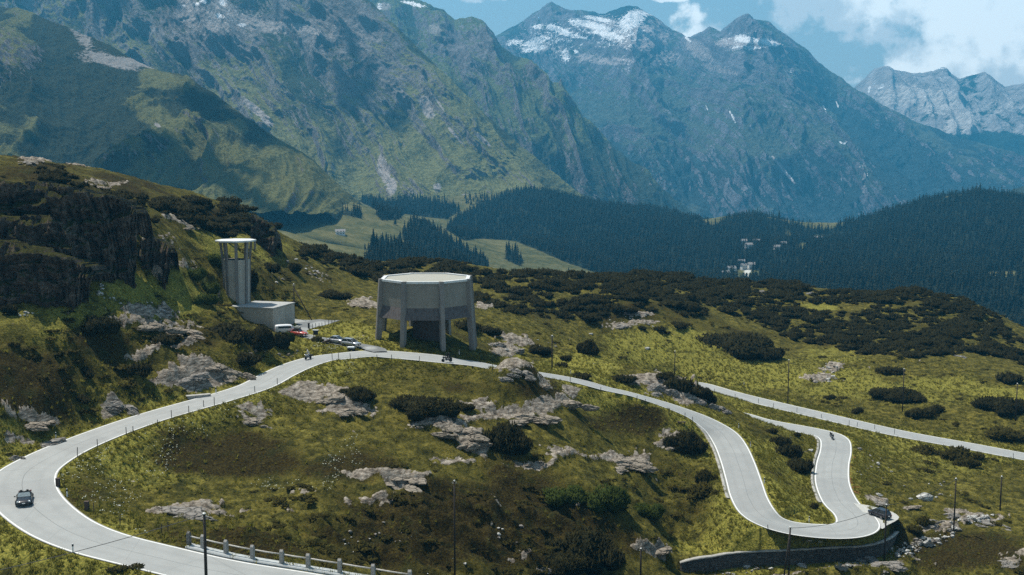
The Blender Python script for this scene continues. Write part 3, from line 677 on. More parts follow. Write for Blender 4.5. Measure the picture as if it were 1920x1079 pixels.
mountain('mountain_shoulder', [
  [(-300,-150,2500),(-40,0,2350),(60,22,2300),(130,50,2250),(200,80,2200),(255,112,2150),(300,132,2100),(350,142,2050),(400,172,2000),(440,205,1960),(520,262,1900),(590,305,1850),(640,352,1800),(700,396,1780)],
  [(-300,60,1950),(0,120,1900),(200,180,1830),(300,200,1800),(400,240,1760),(520,310,1720),(640,372,1690),(700,402,1690)],
  [(-300,230,1600),(0,250,1560),(200,290,1520),(300,310,1500),(400,335,1500),(520,370,1500),(640,392,1560),(700,412,1600)],
  [(-300,430,1150),(0,430,1150),(200,430,1180),(300,430,1200),(400,430,1230),(520,412,1350),(640,398,1560),(700,404,1640)]],
  -260, 700, 760, 380, 48, 130, 13, 1.1, mA1, paintA1, ridge_keep=.2, back=500, jag=1.6)
# --- second mountain
def paintB(P, N, qx, qy, gul, iso):
    steep = 1-N[..., 2]
    rock = np.clip((steep-.30)*1.3 + sst(240, 30, qy)*.42 + (gul-.45)*.7 - .06 + blobs([(880,90,50,50,.5)], qx, qy), 0, 1)
    scree = blobs([(815,55,20,14,.6),(720,12,20,10,.7)], qx, qy)
    snow = blobs([(775,8,26,5,1.1,12),(712,12,6,8,.9)], qx, qy)
    shrub = np.clip(.42 + (.5-gul)*.8 + sst(200, 330, qy)*.5 - blobs([(920,170,40,20,.5,30),(980,230,60,20,.3,30)], qx, qy), 0, 1)
    return dict(rock=rock, scree=scree, snow=snow, shrub=shrub)
mB = mmat('mountain_rock_face', (.105,.125,.060), (.034,.046,.034), (.145,.14,.145), (.28,.27,.26), .009)
mountain('second_mountain', [
  [(560,-160,5400),(640,-70,5300),(690,-20,5200),(740,-8,5100),(800,4,5000),(830,18,4950),(852,38,4900),(868,36,4880),(885,32,4860),(902,38,4840),(925,62,4800),(940,88,4750),(960,104,4700),(990,122,4620),(1020,158,4520),(1070,212,4420),(1107,240,4350),(1160,285,4250),(1207,322,4180),(1300,402,4050),(1360,450,3950)],
  [(560,60,4500),(800,110,4350),(885,130,4300),(1000,200,4150),(1107,290,4020),(1207,350,3900),(1360,465,3800)],
  [(560,260,3900),(800,250,3850),(1000,300,3750),(1107,350,3700),(1207,390,3650),(1360,480,3600)],
  [(560,460,3500),(1000,450,3450),(1207,455,3400),(1360,500,3350)]],
  560, 1360, 700, 360, 130, 330, 23, .45, mB, paintB, ridge_keep=.15, jag=2.2)
# --- snowy mountain in the centre
def paintC(P, N, qx, qy, gul, iso):
    steep = 1-N[..., 2]
    rock = np.clip((steep-.28)*1.1 + sst(260, 60, qy)*.6 + (gul-.45)*.7 - .05, 0, 1)
    scree = blobs([(1200,70,70,30,.75),(1120,45,60,18,.6),(1100,110,50,16,.55),(1150,115,60,12,.6),(1310,95,40,18,.7,35),(1400,80,70,14,.85),(1250,110,50,25,.5),(1350,130,50,10,.6,15),(1030,90,40,22,.5),(1470,320,40,4,.8,50),(1620,330,6,60,.5),(1240,40,40,20,.5)], qx, qy)
    snow = blobs([(1040,70,80,40,.52),(1150,60,90,40,.55),(1400,80,70,26,.5),(1180,120,60,24,.35),(1003,80,34,11,1.1,-22),(1000,92,26,8,1.2,-10),(1050,58,34,7,1.3,20),(1010,50,18,8,.8),(965,80,20,7,.9),(1075,45,14,5,1,25),(1110,48,46,8,1.3,14),(1140,66,36,8,1.3,12),(1120,36,30,5,1.2,10),(1185,38,32,18,1.3,-35),(1200,26,24,6,1.1,10),(1170,58,30,6,.8,-20),(1090,70,26,4,.9,15),(1060,105,10,16,.8),(1080,98,6,4,1),(1290,74,10,3,1,40),(1405,76,34,7,1.3,6),(1440,80,28,6,1.3,14),(1390,68,14,4,.9),(1420,90,24,3,1,-10),(1375,222,2.5,11,1,-24),(1370,212,2,6,.9,-30),(1578,268,6,2.2,1,30),(1586,267,5,2,1,-40),(1325,202,1.8,6,.9,-20),(1483,135,2,4,.8),(1570,197,2,9,.9,-20),(1546,203,1.8,12,.8,-25),(1560,225,1.5,14,.7,-20),(1612,313,3,2,.8),(1626,330,1.5,16,.7,4),(1480,330,1.6,14,.7,-40)], qx, qy)
    shrub = np.clip(.40 + (.5-gul)*.9 + sst(220, 330, qy)*.42 - blobs([(1180,200,120,40,.4),(1300,190,60,40,.3),(1230,230,100,30,.3)], qx, qy), 0, 1)
    return dict(rock=rock, scree=scree, snow=snow, shrub=shrub)
mC = mmat('mountain_high_rock', (.080,.100,.082), (.030,.046,.050), (.15,.15,.17), (.36,.33,.33), .006)
mountain('snowy_mountain', [
  [(840,140,8200),(900,84,7900),(935,66,7700),(960,52,7650),(980,42,7600),(1010,22,7500),(1025,10,7450),(1034,7,7440),(1046,14,7440),(1060,20,7460),(1080,22,7500),(1110,22,7500),(1128,28,7480),(1148,20,7460),(1165,13,7420),(1180,9,7400),(1196,14,7380),(1216,26,7360),(1240,40,7340),(1262,58,7320),(1288,72,7300),(1308,64,7260),(1330,51,7240),(1350,62,7220),(1362,54,7200),(1375,40,7180),(1386,33,7160),(1420,38,7140),(1440,42,7120),(1455,56,7100),(1475,68,7080),(1495,84,7040),(1515,98,7000),(1535,118,6950),(1560,140,6900),(1580,150,6850),(1602,168,6800),(1630,184,6750),(1665,204,6700),(1720,229,6600),(1800,257,6450),(1860,277,6300),(1930,303,6200),(2120,370,5900)],
  [(840,220,6900),(960,160,6700),(1080,140,6600),(1180,110,6400),(1240,160,6400),(1290,150,6500),(1386,130,6300),(1475,170,6200),(1600,230,6050),(1720,275,5950),(1930,330,5800),(2120,400,5600)],
  [(840,320,6000),(960,290,5850),(1080,270,5750),(1180,240,5500),(1290,270,5550),(1386,240,5400),(1475,280,5350),(1600,310,5300),(1720,340,5250),(1930,380,5200),(2120,430,5100)],
  [(840,480,4700),(1180,470,4500),(1475,470,4450),(1720,470,4400),(1930,470,4400),(2120,500,4400)]],
  850, 2110, 1250, 540, 190, 600, 37, .55, mC, paintC, ridge_keep=.10, back=900, jag=2.0, iso_w=.42)
# --- farthest range on the right
def paintD(P, N, qx, qy, gul, iso):
    scree = blobs([(1700,180,90,30,.6),(1760,190,60,40,.6),(1650,170,40,20,.4),(1800,230,60,26,.6,-20),(1880,200,60,30,.5)], qx, qy)
    snow = blobs([(1630,168,3,9,1,15),(1652,163,8,4,.9,-35),(1766,129,9,2,.9),(1762,148,8,4,.7),(1735,182,4,2,1)], qx, qy)
    return dict(rock=np.clip(.62+(gul-.45)*.5-sst(230, 290, qy)*.8, 0, 1), scree=scree, snow=snow, shrub=np.full(qx.shape, .75))
mD = mmat('mountain_far_rock', (.06,.075,.04), (.020,.034,.024), (.30,.29,.29), (.52,.50,.48), .004)
mountain('far_mountain_range', [
  [(1480,240,8800),(1570,190,8700),(1600,166,8650),(1618,150,8650),(1638,132,8625),(1652,127,8600),(1664,126,8600),(1676,133,8600),(1700,137,8575),(1730,138,8550),(1750,134,8550),(1766,128,8550),(1776,130,8525),(1786,141,8500),(1800,147,8475),(1812,144,8450),(1830,140,8450),(1846,137,8425),(1858,144,8400),(1872,154,8375),(1884,162,8350),(1894,161,8350),(1906,160,8325),(1930,158,8300),(1980,130,8200),(2140,100,8100)],
  [(1480,300,8100),(1664,200,7900),(1760,195,7850),(1846,210,7750),(1930,210,7700),(2140,180,7600)],
  [(1480,380,7400),(1760,270,7200),(1930,290,7100),(2140,280,7100)],
  [(1480,460,6700),(1760,400,6600),(2140,400,6600)]],
  1490, 2130, 460, 260, 150, 560, 47, -.35, mD, paintD, ridge_keep=.10, back=600, jag=1.4)
# --- dark wooded hill peeping in at the right edge
def paintE(P, N, qx, qy, gul, iso):
    z = np.zeros(qx.shape); return dict(rock=z, scree=z, snow=z, shrub=z+.95)
mountain('wooded_hill', [
  [(1840,384,3700),(1868,370,3650),(1890,358,3600),(1925,346,3550),(2000,320,3500),(2130,290,3500)],
  [(1840,400,3300),(1925,385,3250),(2130,360,3200)],[(1840,440,2900),(2130,440,2900)]],
  1840, 2130, 160, 120, 30, 160, 57, 0, mB, paintE, ridge_keep=.3, back=500, jag=2)
# ================================================================== THINGS
HYP = math.hypot
def px_pos(px, py): return hit(px, py)
def heading(px, py, rev=False):
    i = road_at(px, py); a = math.atan2(RT[i, 1], RT[i, 0]); return a + (math.pi if rev else 0)
def on_road(px, py):
    "point on the road surface seen at this pixel"
    i = road_at(px, py); z = ROAD[i, 2]
    for _ in range(4):
        q = atZ(px, py, z-CAMZ); j = int(((ROAD[:, :2]-q[:2])**2).sum(1).argmin()); z = ROAD[j, 2]
    q = atZ(px, py, z-CAMZ); return Vector(q)

# ------------------------------------------------------------------ materials for built things
def concrete(name, c, stain=.5, courses=0):
    t = NT(name); o = t.obj()
    a = t.noise(.5, 5, .6, o); b = t.noise(6, 4, .6, o); st = t.noise(1.6, 5, .6, t.scaled(o, (1.5, 1.5, .09)))
    k = t.ramp(t.math('ADD', t.math('MULTIPLY', a, .6), t.math('MULTIPLY', b, .4)), [(.35, tuple(x*.86 for x in c)), (.65, tuple(x*1.1 for x in c))])
    k = t.mix(t.math('MULTIPLY', t.rng(st, .47, .66), stain), k, tuple(x*.42 for x in c))
    if courses:
        sx = t.n('ShaderNodeSeparateXYZ'); t.l(o, sx.inputs[0])
        fr = t.math('FRACT', t.math('MULTIPLY', sx.outputs['Z'], courses))
        k = t.mix(t.math('MULTIPLY', t.rng(fr, 0, .08, 1, 0), .35), k, tuple(x*.6 for x in c))
        fr2 = t.math('FRACT', t.math('MULTIPLY', t.math('ADD', sx.outputs['X'], t.math('MULTIPLY', sx.outputs['Y'], .37)), courses*.55))
        k = t.mix(t.math('MULTIPLY', t.rng(fr2, 0, .04, 1, 0), .25), k, tuple(x*.6 for x in c))
    t.base(k); t.bump(b, .25, .03); t.b.inputs['Roughness'].default_value = .9
    return t.m
M_conc = concrete('weathered_concrete', (.245,.235,.205), .2, .55)
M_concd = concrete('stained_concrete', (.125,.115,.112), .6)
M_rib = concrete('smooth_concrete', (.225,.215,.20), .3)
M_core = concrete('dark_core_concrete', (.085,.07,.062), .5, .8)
M_rim = concrete('pale_parapet', (.62,.64,.63), .15)
M_roofg = simple('roof_gravel', (.33,.325,.275), .95, 0, .2, 6, bump=.3)
M_block = concrete('block_wall', (.42,.40,.35), .3, 1.1)
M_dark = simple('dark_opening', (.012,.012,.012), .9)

# ------------------------------------------------------------------ octagonal ventilation building on eight legs
cx, cyT = atY(800, 650, 230.0)[:2]; zb = CAMZ - 37.65
vb = empty('ventilation_building', (cx, cyT, zb))
tag(vb, 'large octagonal concrete ventilation building standing on slanting legs beside the road', 'building')
RA = 8.9
def octo(r, off=22.5): return [((r/math.cos(R(22.5)))*math.cos(R(off+45*k)), (r/math.cos(R(22.5)))*math.sin(R(off+45*k))) for k in range(8)]
HT = 13.5; HB = 5.9; HS = 8.25
def ring(m, r0, r1, z0, z1): m.prism(octo(r0), z0, z1, octo(r1)); return m
MB().prism(octo(RA-.05), HS, HT-.35, octo(RA-.12)).build('wall', M_conc, vb)
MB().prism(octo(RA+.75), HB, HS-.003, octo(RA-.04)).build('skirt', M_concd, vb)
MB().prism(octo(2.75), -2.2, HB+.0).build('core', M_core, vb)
MB().prism(octo(RA-.7), HT-.34, HT-.12).build('roof', M_roofg, vb)
m = MB(); oo, ii = octo(RA+.12), octo(RA-.62)
for k in range(8):
    a, b, c_, d_ = oo[k], oo[(k+1) % 8], ii[(k+1) % 8], ii[k]
    m.add([(*a, HT-.345), (*b, HT-.345), (*c_, HT-.345), (*d_, HT-.345), (*a, HT+.08), (*b, HT+.08), (*c_, HT+.08), (*d_, HT+.08)], [(0,1,5,4), (2,3,7,6), (4,5,6,7), (3,2,1,0)])
m.build('parapet', M_rim, vb)
for k in range(8):
    a = R(22.5+45*k); er = Vector((math.cos(a), math.sin(a), 0)); et = Vector((-math.sin(a), math.cos(a), 0))
    Rv = RA/math.cos(R(22.5)); prof = [(Rv-.35, HT+.12), (Rv+.42, HT+.12), (Rv+1.5, -1.8), (Rv+.42, -1.8), (Rv-.25, HB-.4), (Rv-.4, HS)]
    v = [er*r + Vector((0, 0, z)) + et*s*.43 for s in (-1, 1) for r, z in prof]; n = len(prof)
    MB().add(v, [tuple(range(n)), tuple(range(2*n-1, n-1, -1))] + [(i, (i+1) % n, n+(i+1) % n, n+i) for i in range(n)]).build('leg', M_rib, vb, bevel=.04)
m = MB(); m.box((RA+.9, -1.2, HT-.5), (.9, .12, .12)); m.box((RA+1.3, -1.2, HT-.75), (.12, .12, .6)); m.build('gutter_spout', M_dark, vb)

# ------------------------------------------------------------------ service block and tower on the left
near = np.array([-49.35, 229.3]); dr = np.array([.27, .963]); dl = np.array([-.963, .27]); bz0, bz1 = -36.2, -30.4
sb = empty('service_block', (near[0], near[1], CAMZ+bz0)); tag(sb, 'low flat roofed concrete block attached to the foot of the tower', 'building')
def blk(a, b): q = dr*a + dl*b; return (q[0], q[1])
LR, LL = 9.7, 14.5; Hb = bz1-bz0
MB().prism([blk(0, 0), blk(LR, 0), blk(LR, LL), blk(0, LL)], 0, Hb-.22).build('wall', M_block, sb)
MB().prism([blk(-.12, -.12), blk(LR+.12, -.12), blk(LR+.12, LL+.1), blk(-.12, LL+.1)], Hb-.217, Hb).build('roof', concrete('flat_roof', (.38,.385,.37), .3), sb)
MB().prism([blk(.18, 5.2), blk(.3, 5.2), blk(.3, 6.6), blk(.18, 6.6)], .2, 2.3)
tx, ty = atY(445, 560, 237.6)[:2]; tz = CAMZ-30.38
tw = empty('ventilation_tower', (tx, ty, tz)); tag(tw, 'tall concrete tower with open columned top and round flat roof', 'tower')
def oct2(r): return octo(r, 14)
MB().prism(oct2(2.42), -3.2, 9.35, oct2(2.72)).build('shaft', M_block, tw)
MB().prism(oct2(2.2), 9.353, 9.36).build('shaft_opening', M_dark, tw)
for k in range(8):
    a = R(14+45*k); e = Vector((math.cos(a), math.sin(a), 0)); s = Vector((-e.y, e.x, 0)); r0, r1, r2 = 2.42/.924, 2.74/.924, 3.15/.924
    pr = [(r0-.30, -3.2), (r0+.07, -3.2), (r1+.09, 9.3), (r2+.05, 13.15), (r2-.5, 13.15), (r1-.42, 9.3)]
    v = [e*r + Vector((0, 0, z)) + s*q*.32 for q in (-1, 1) for r, z in pr]; n = len(pr)
    MB().add(v, [tuple(range(n)), tuple(range(2*n-1, n-1, -1))] + [(i, (i+1) % n, n+(i+1) % n, n+i) for i in range(n)]).build('column', M_rib, tw)
MB().prism(oct2(3.95), 13.152, 13.5).build('roof', M_rim, tw, bevel=.05)
m = MB(); m.box((3.95, .4, 12.3), (.35, .5, 1.7)); m.build('roof_vent', M_rib, tw)

# ------------------------------------------------------------------ vehicles
M_black = simple('black_car_paint', (.012,.013,.016), .18, .0, .1, 3, .6); M_darkc = simple('dark_car_paint', (.022,.02,.024), .22, .0, .1, 3, .6)
M_red = simple('red_car_paint', (.42,.06,.035), .3, 0, .1, 3, .5); M_silver = simple('silver_car_paint', (.42,.44,.46), .25, .4, .08, 3, .5); M_white = simple('white_van_paint', (.74,.75,.75), .3, 0, .05, 3, .5)
M_glass = simple('tinted_glass', (.03,.037,.042), .06, 0, .05, 2, .9); M_tyre = simple('tyre_rubber', (.02,.02,.02), .9); M_rimm = simple('alloy', (.45,.45,.46), .3, .8)
M_lamp = simple('lamp_glass', (.75,.76,.74), .12, .2, .05, 3, .9); M_tail = simple('tail_lamp', (.30,.02,.02), .2); M_plate = simple('number_plate_white', (.8,.8,.76), .5); M_trim = simple('black_trim', (.02,.02,.022), .6)
M_seat = simple('seat_leather', (.07,.06,.055), .6)
def loft(name, secs, mat, parent, sub=1):
    "secs: list of closed cross-sections (same count), capped ends"
    n = len(secs[0]); v = [p for s in secs for p in s]; f = []
    for i in range(len(secs)-1):
        for k in range(n): f.append((i*n+k, i*n+(k+1) % n, (i+1)*n+(k+1) % n, (i+1)*n+k))
    f += [tuple(range(n-1, -1, -1)), tuple(range((len(secs)-1)*n, len(secs)*n))]
    m = MB(); m.add(v, f); o = m.build(name, mat, parent, smooth=True)
    if sub: s = o.modifiers.new('s', 'SUBSURF'); s.levels = sub; s.render_levels = sub
    return o
def sec(x, w, z0, z1, wt=None, r=.8):
    wt = wt if wt is not None else w
    return [(x, -w*r, z0), (x, w*r, z0), (x, w, z0+.12), (x, w, z0+(z1-z0)*.62), (x, wt*.96, z1-.04), (x, wt*.7, z1), (x, -wt*.7, z1), (x, -wt*.96, z1-.04), (x, -w, z0+(z1-z0)*.62), (x, -w, z0+.12)]
def wheel(parent, x, y, r=.32):
    s = 1 if y > 0 else -1
    t_ = MB().lathe([(r*.62, -.10), (r*.95, -.11), (r, -.06), (r, .06), (r*.95, .11), (r*.62, .10)], n=18, axis='Y').build('wheel', M_tyre, parent, smooth=True); t_.location = (x, y, r)
    MB().lathe([(r*.60, -.09), (r*.64, .0), (r*.60, .115), (r*.2, .09), (.03, .10)] if s > 0 else [(.03, -.10), (r*.2, -.09), (r*.60, -.115), (r*.64, 0), (r*.60, .09)], n=12, axis='Y').build('rim', M_rimm, t_)
def car(name, loc, rz, paint, kind, L=4.2, W=.88, label=None, cat='car'):
    e = empty(name, loc, rz); tag(e, label, cat); h = L/2
    if kind == 'van':
        body = [sec(-h, W*.9, .35, 1.75, W*.84), sec(-h+.15, W, .28, 1.9, W*.9), sec(.2*h, W, .25, 1.92, W*.9), sec(.48*h, W, .25, 1.85, W*.86), sec(.72*h, W, .25, 1.2, W*.86), sec(.95*h, W*.95, .27, .98, W*.8), sec(h, W*.8, .35, .8, W*.7)]
        cab = [(-.9*h, .5*h, 1.28, 1.72)]
    elif kind == 'beetle':
        body = [sec(-h, W*.6, .38, .62, W*.5), sec(-h+.3, W*.9, .28, .9, W*.6), sec(-.5*h, W*.97, .25, 1.02, W*.7), sec(0, W, .25, .95, W*.8), sec(.4*h, W*.97, .25, .92, W*.7), sec(.8*h, W*.85, .28, .78, W*.55), sec(h, W*.55, .36, .58, W*.45)]
        cab = None
    elif kind == 'roadster':
        body = [sec(-h, W*.72, .38, .70, W*.6), sec(-h+.22, W*.9, .26, .84, W*.72), sec(-.62*h, W*.99, .22, .95, W*.8), sec(-.42*h, W, .22, .93, W*.86), sec(0, W*.98, .2, .83, W*.9), sec(.3*h, W, .2, .86, W*.86), sec(.62*h, W, .22, .78, W*.84), sec(.9*h, W*.94, .2, .62, W*.78), sec(h, W*.8, .25, .5, W*.66)]
        cab = None
    else:
        body = [sec(-h, W*.88, .38, .88, W*.8), sec(-h+.2, W*.97, .27, .98, W*.88), sec(-.4*h, W, .22, .96, W*.93), sec(.2*h, W, .22, .93, W*.92), sec(.55*h, W*.98, .22, .88, W*.88), sec(.88*h, W*.94, .24, .74, W*.8), sec(h, W*.8, .3, .58, W*.7)]
        cab = None
    loft('body', body, paint, e)
    def house(x0, x1, x2, x3, zb_, zt, wb, wt):
        # glass house with painted roof skin
        q = lambda x, w, z: [(x, -w, z), (x, w, z)]
        v = [(x0, -wb, zb_), (x0, wb, zb_), (x3, wb, zb_), (x3, -wb, zb_), (x1, -wt, zt), (x1, wt, zt), (x2, wt, zt), (x2, -wt, zt)]
        MB().add(v, [(3,2,1,0), (4,5,6,7), (0,1,5,4), (1,2,6,5), (2,3,7,6), (3,0,4,7)]).build('window', M_glass, e, bevel=.05)
        m_ = MB(); m_.box(((x1+x2)/2, 0, zt+.02), (abs(x2-x1)+.12, wt*2+.02, .06)); m_.build('roof', paint, e, bevel=.03)
        for s in (-1, 1):
            pm = MB()
            for a, b in (((x0, wb, zb_), (x1, wt, zt)), ((x3, wb, zb_), (x2, wt, zt)), (((x0*.45+x3*.55), wb+.005, zb_), ((x1+x2)/2, wt+.005, zt))):
                pm.tube([(a[0], s*(a[1]+.01), a[2]), (b[0], s*(b[1]+.01), b[2])], .035, 5)
            pm.build('pillar', paint, e)
    if kind == 'hatch': house(-h+.22, -h+.62, .12*h, .55*h, .9, 1.44, W*.86, W*.66)
    elif kind == 'beetle': house(-.72*h, -.42*h, .06*h, .36*h, .88, 1.42, W*.74, W*.55)
    elif kind == 'sedan': house(-.72*h, -.42*h, .1*h, .5*h, .9, 1.40, W*.84, W*.64)
    elif kind == 'van':
        for s in (-1, 1): MB().box((-.15*h, s*W*.965, 1.42), (1.15*h, .03, .42)).build('window', M_glass, e)
        MB().add([(.50*h, -W*.78, 1.78), (.50*h, W*.78, 1.78), (.735*h, W*.82, 1.24), (.735*h, -W*.82, 1.24), (.47*h, -W*.78, 1.76), (.47*h, W*.78, 1.76), (.70*h, W*.82, 1.22), (.70*h, -W*.82, 1.22)], [(0,1,2,3), (7,6,5,4), (0,4,5,1), (1,5,6,2), (2,6,7,3), (3,7,4,0)]).build('windscreen', M_glass, e)
    elif kind == 'roadster':
        MB().add([(.30*h, -.74, .84), (.30*h, .74, .84), (.06*h, .62, 1.22), (.06*h, -.62, 1.22), (.285*h, -.74, .83), (.285*h, .74, .83), (.045*h, .62, 1.21), (.045*h, -.62, 1.21)], [(0,1,2,3), (7,6,5,4), (0,4,5,1), (1,5,6,2), (2,6,7,3), (3,7,4,0)]).build('windscreen', simple('windscreen_glass', (.20,.24,.25), .05, 0, .3, 4, .9), e)
        MB().tube([(.30*h, -.76, .84), (.05*h, -.64, 1.23), (.05*h, .64, 1.23), (.30*h, .76, .84)], .03, 6).build('windscreen_frame', M_trim, e)
        MB().box((-.18*h, 0, .86), (1.3, 1.3, .06)).build('cockpit', M_trim, e, bevel=.02)
        for s in (-1, 1):
            m_ = MB(); m_.box((-.14*h, s*.36, .9), (.5, .5, .14)); m_.box((-.26*h, s*.36, 1.02), (.14, .5, .42)); m_.box((-.27*h, s*.36, 1.28), (.10, .26, .16)); m_.build('seat', M_seat, e, bevel=.04)
        m_ = MB(); m_.lathe([(.15, -.02), (.19, 0), (.15, .02)], n=14, axis='X'); sw = m_.build('steering_wheel', M_trim, e); sw.location = (.10*h, .36, .98)
    for x in (-.6*h, .62*h):
        for s in (-1, 1): wheel(e, x, s*(W-.06), .31 if kind != 'van' else .34)
    zf = {'van': .72, 'beetle': .62, 'roadster': .56}.get(kind, .64)
    for s in (-1, 1):
        MB().lathe([(.02, -.05), (.13, -.04), (.15, .02), (.11, .07), (.02, .09)], n=12, axis='X').build('headlight', M_lamp, e, smooth=True).location = (h*(.93 if kind != 'roadster' else .90), s*W*.68, zf)
        MB().box((-h-.0, s*W*.70, .76 if kind != 'van' else .95), (.06, .22, .14)).build('tail_light', M_tail, e, bevel=.02)
        m_ = MB(); m_.box((.34*h, s*(W+.10), .95 if kind != 'van' else 1.2), (.10, .18, .12)); m_.tube([(.36*h, s*(W-.08), .90), (.35*h, s*(W+.06), .94)], .02, 5); m_.build('side_mirror', paint, e, bevel=.02)
    MB().box((h+.0, 0, .34), (.05, W*1.3, .14)).build('front_bumper', M_trim, e, bevel=.02)
    MB().box((-h-.0, 0, .42), (.06, W*1.55, .16)).build('rear_bumper', M_trim, e, bevel=.02)
    MB().box((h+.035, 0, .42), (.02, .34, .10)).build('number_plate', M_plate, e)
    MB().box((-h-.04, 0, .66), (.02, .42, .11)).build('number_plate', M_plate, e)
    if kind in ('hatch', 'sedan'):
        MB().box((h+.005, 0, .56), (.04, W*.9, .10)).build('grille', M_trim, e, bevel=.01)
        for s in (-1, 1): MB().box((-.05*h, s*(W+.005), .80), (.16, .02, .03)).build('door_handle', M_rimm, e)
    return e
pc = on_road(46, 941)
car('convertible_car', pc, heading(52, 938, True)-R(14), M_black, 'roadster', 4.3, .92, 'black open topped convertible car driving round the left bend of the road')
pc = Vector(atZ(1649, 969, -59.93)); pc.z = CAMZ-60.05
car('hatchback_car', pc+Vector((0, 0, .12)), R(117), M_darkc, 'hatch', 4.2, .88, 'dark hatchback car parked on the pale gravel layby at the hairpin')
def yard_pt(px, py):
    q = atZ(px, py, -35.6)
    for _ in range(4): q = atZ(px, py, yard_z(q[0], q[1])-CAMZ)
    return Vector((q[0], q[1], q[2]+.03))
rc = car('small_red_car', yard_pt(560, 630), R(-25), M_red, 'beetle', 4.0, .80, 'small rounded red car with luggage on its roof beside the concrete block')
lug = MB(); lug.box((-.25, 0, 1.66), (1.1, .9, .36)); lug.box((-.35, .12, 1.92), (.6, .5, .2)); lug.build('luggage', simple('grey_luggage', (.36,.37,.34), .8), rc, bevel=.04)
m = MB()
for x in (-.75, .25):
    m.tube([(x, -.52, 1.46), (x, .52, 1.46)], .02, 5)
for y in (-.5, .5): m.tube([(-.8, y, 1.47), (.3, y, 1.47)], .02, 5)
m.build('roof_rack', M_trim, rc)
car('white_van', yard_pt(537, 626), R(15), M_white, 'van', 4.6, .92, 'white van partly hidden behind bushes in front of the concrete block', 'van')
car('silver_car', yard_pt(632, 644), R(-28), M_silver, 'sedan', 4.2, .85, 'silver car parked at the tower road, the nearer one to the red car')
car('grey_silver_car', yard_pt(658, 649), R(-30), M_silver, 'hatch', 4.2, .85, 'silver car parked at the tower road, the one closest to the road junction')

# ------------------------------------------------------------------ motorcycles and riders
M_bike = simple('black_bike_paint', (.02,.02,.022), .3, 0, .1, 3, .5); M_steel = simple('bike_steel', (.3,.3,.31), .35, .8)
M_leather = simple('black_riding_suit', (.018,.018,.02), .7); M_jacket = simple('grey_white_jacket', (.42,.42,.41), .8); M_skin = simple('skin', (.35,.2,.14), .6)
def motorcycle(loc, rz, lean, label, paint):
    e = empty('motorcycle', loc, rz); e.rotation_euler = (lean, 0, rz); tag(e, label, 'motorcycle')
    for x in (-.70, .74):
        w_ = MB().lathe([(.22, -.06), (.29, -.075), (.32, -.03), (.32, .03), (.29, .075), (.22, .06)], n=20, axis='Y').build('wheel', M_tyre, e, True); w_.location = (x, 0, .32)
        MB().lathe([(.23, -.03), (.23, .03), (.05, .05), (.05, -.05)], n=14, axis='Y').build('rim', M_steel, w_)
    loft('fuel_tank', [[(x, -w, z0), (x, w, z0), (x, w*1.1, (z0+z1)/2), (x, w*.6, z1), (x, -w*.6, z1), (x, -w*1.1, (z0+z1)/2)] for x, w, z0, z1 in ((-.12, .11, .74, .86), (.05, .17, .68, .98), (.3, .18, .68, 1.02), (.5, .1, .74, .95))], paint, e)
    loft('engine', [[(x, -w, z0), (x, w, z0), (x, w, z1), (x, -w, z1)] for x, w, z0, z1 in ((-.3, .12, .34, .6), (-.1, .2, .25, .7), (.2, .2, .25, .7), (.42, .12, .34, .68))], M_steel, e, 1)
    loft('seat', [[(x, -w, z0), (x, w, z0), (x, w*.8, z1), (x, -w*.8, z1)] for x, w, z0, z1 in ((-.95, .08, .86, .94), (-.6, .15, .74, .88), (-.25, .16, .70, .80), (.0, .12, .72, .84))], M_seat, e, 1)
    loft('fairing', [[(x, -w, z0), (x, w, z0), (x, w*.8, z1), (x, -w*.8, z1)] for x, w, z0, z1 in ((.42, .16, .66, 1.0), (.62, .21, .6, 1.14), (.86, .12, .72, 1.02))], paint, e, 1)
    MB().add([(.72, -.14, 1.06), (.72, .14, 1.06), (.52, .12, 1.36), (.52, -.12, 1.36), (.70, -.14, 1.05), (.70, .14, 1.05), (.50, .12, 1.35), (.50, -.12, 1.35)], [(0,1,2,3), (7,6,5,4), (0,4,5,1), (1,5,6,2), (2,6,7,3), (3,7,4,0)]).build('windshield', M_glass, e)
    MB().tube([(.38, -.40, 1.02), (.46, -.2, 1.05), (.48, 0, 1.03), (.46, .2, 1.05), (.38, .40, 1.02)], .018, 6).build('handlebar', M_trim, e)
    m_ = MB()
    for s in (-1, 1): m_.tube([(.74, s*.10, .32), (.5, s*.10, .98)], .03, 6)
    m_.build('fork', M_steel, e)
    MB().tube([(-.70, .1, .32), (-.2, .1, .42)], .035, 6).build('swing_arm', M_steel, e)
    MB().tube([(.1, -.2, .30), (-.3, -.22, .3), (-.9, -.24, .5)], [.03, .04, .055], 8).build('exhaust', M_steel, e)
    MB().lathe([(.02, -.03), (.09, -.02), (.1, .02), (.02, .05)], n=12, axis='X').build('headlight', M_lamp, e, True).location = (.87, 0, .9)
    for s in (-1, 1):
        m_ = MB(); m_.box((-.72, s*.3, .66), (.5, .2, .34)); m_.build('pannier', M_trim, e, bevel=.04)
    return e
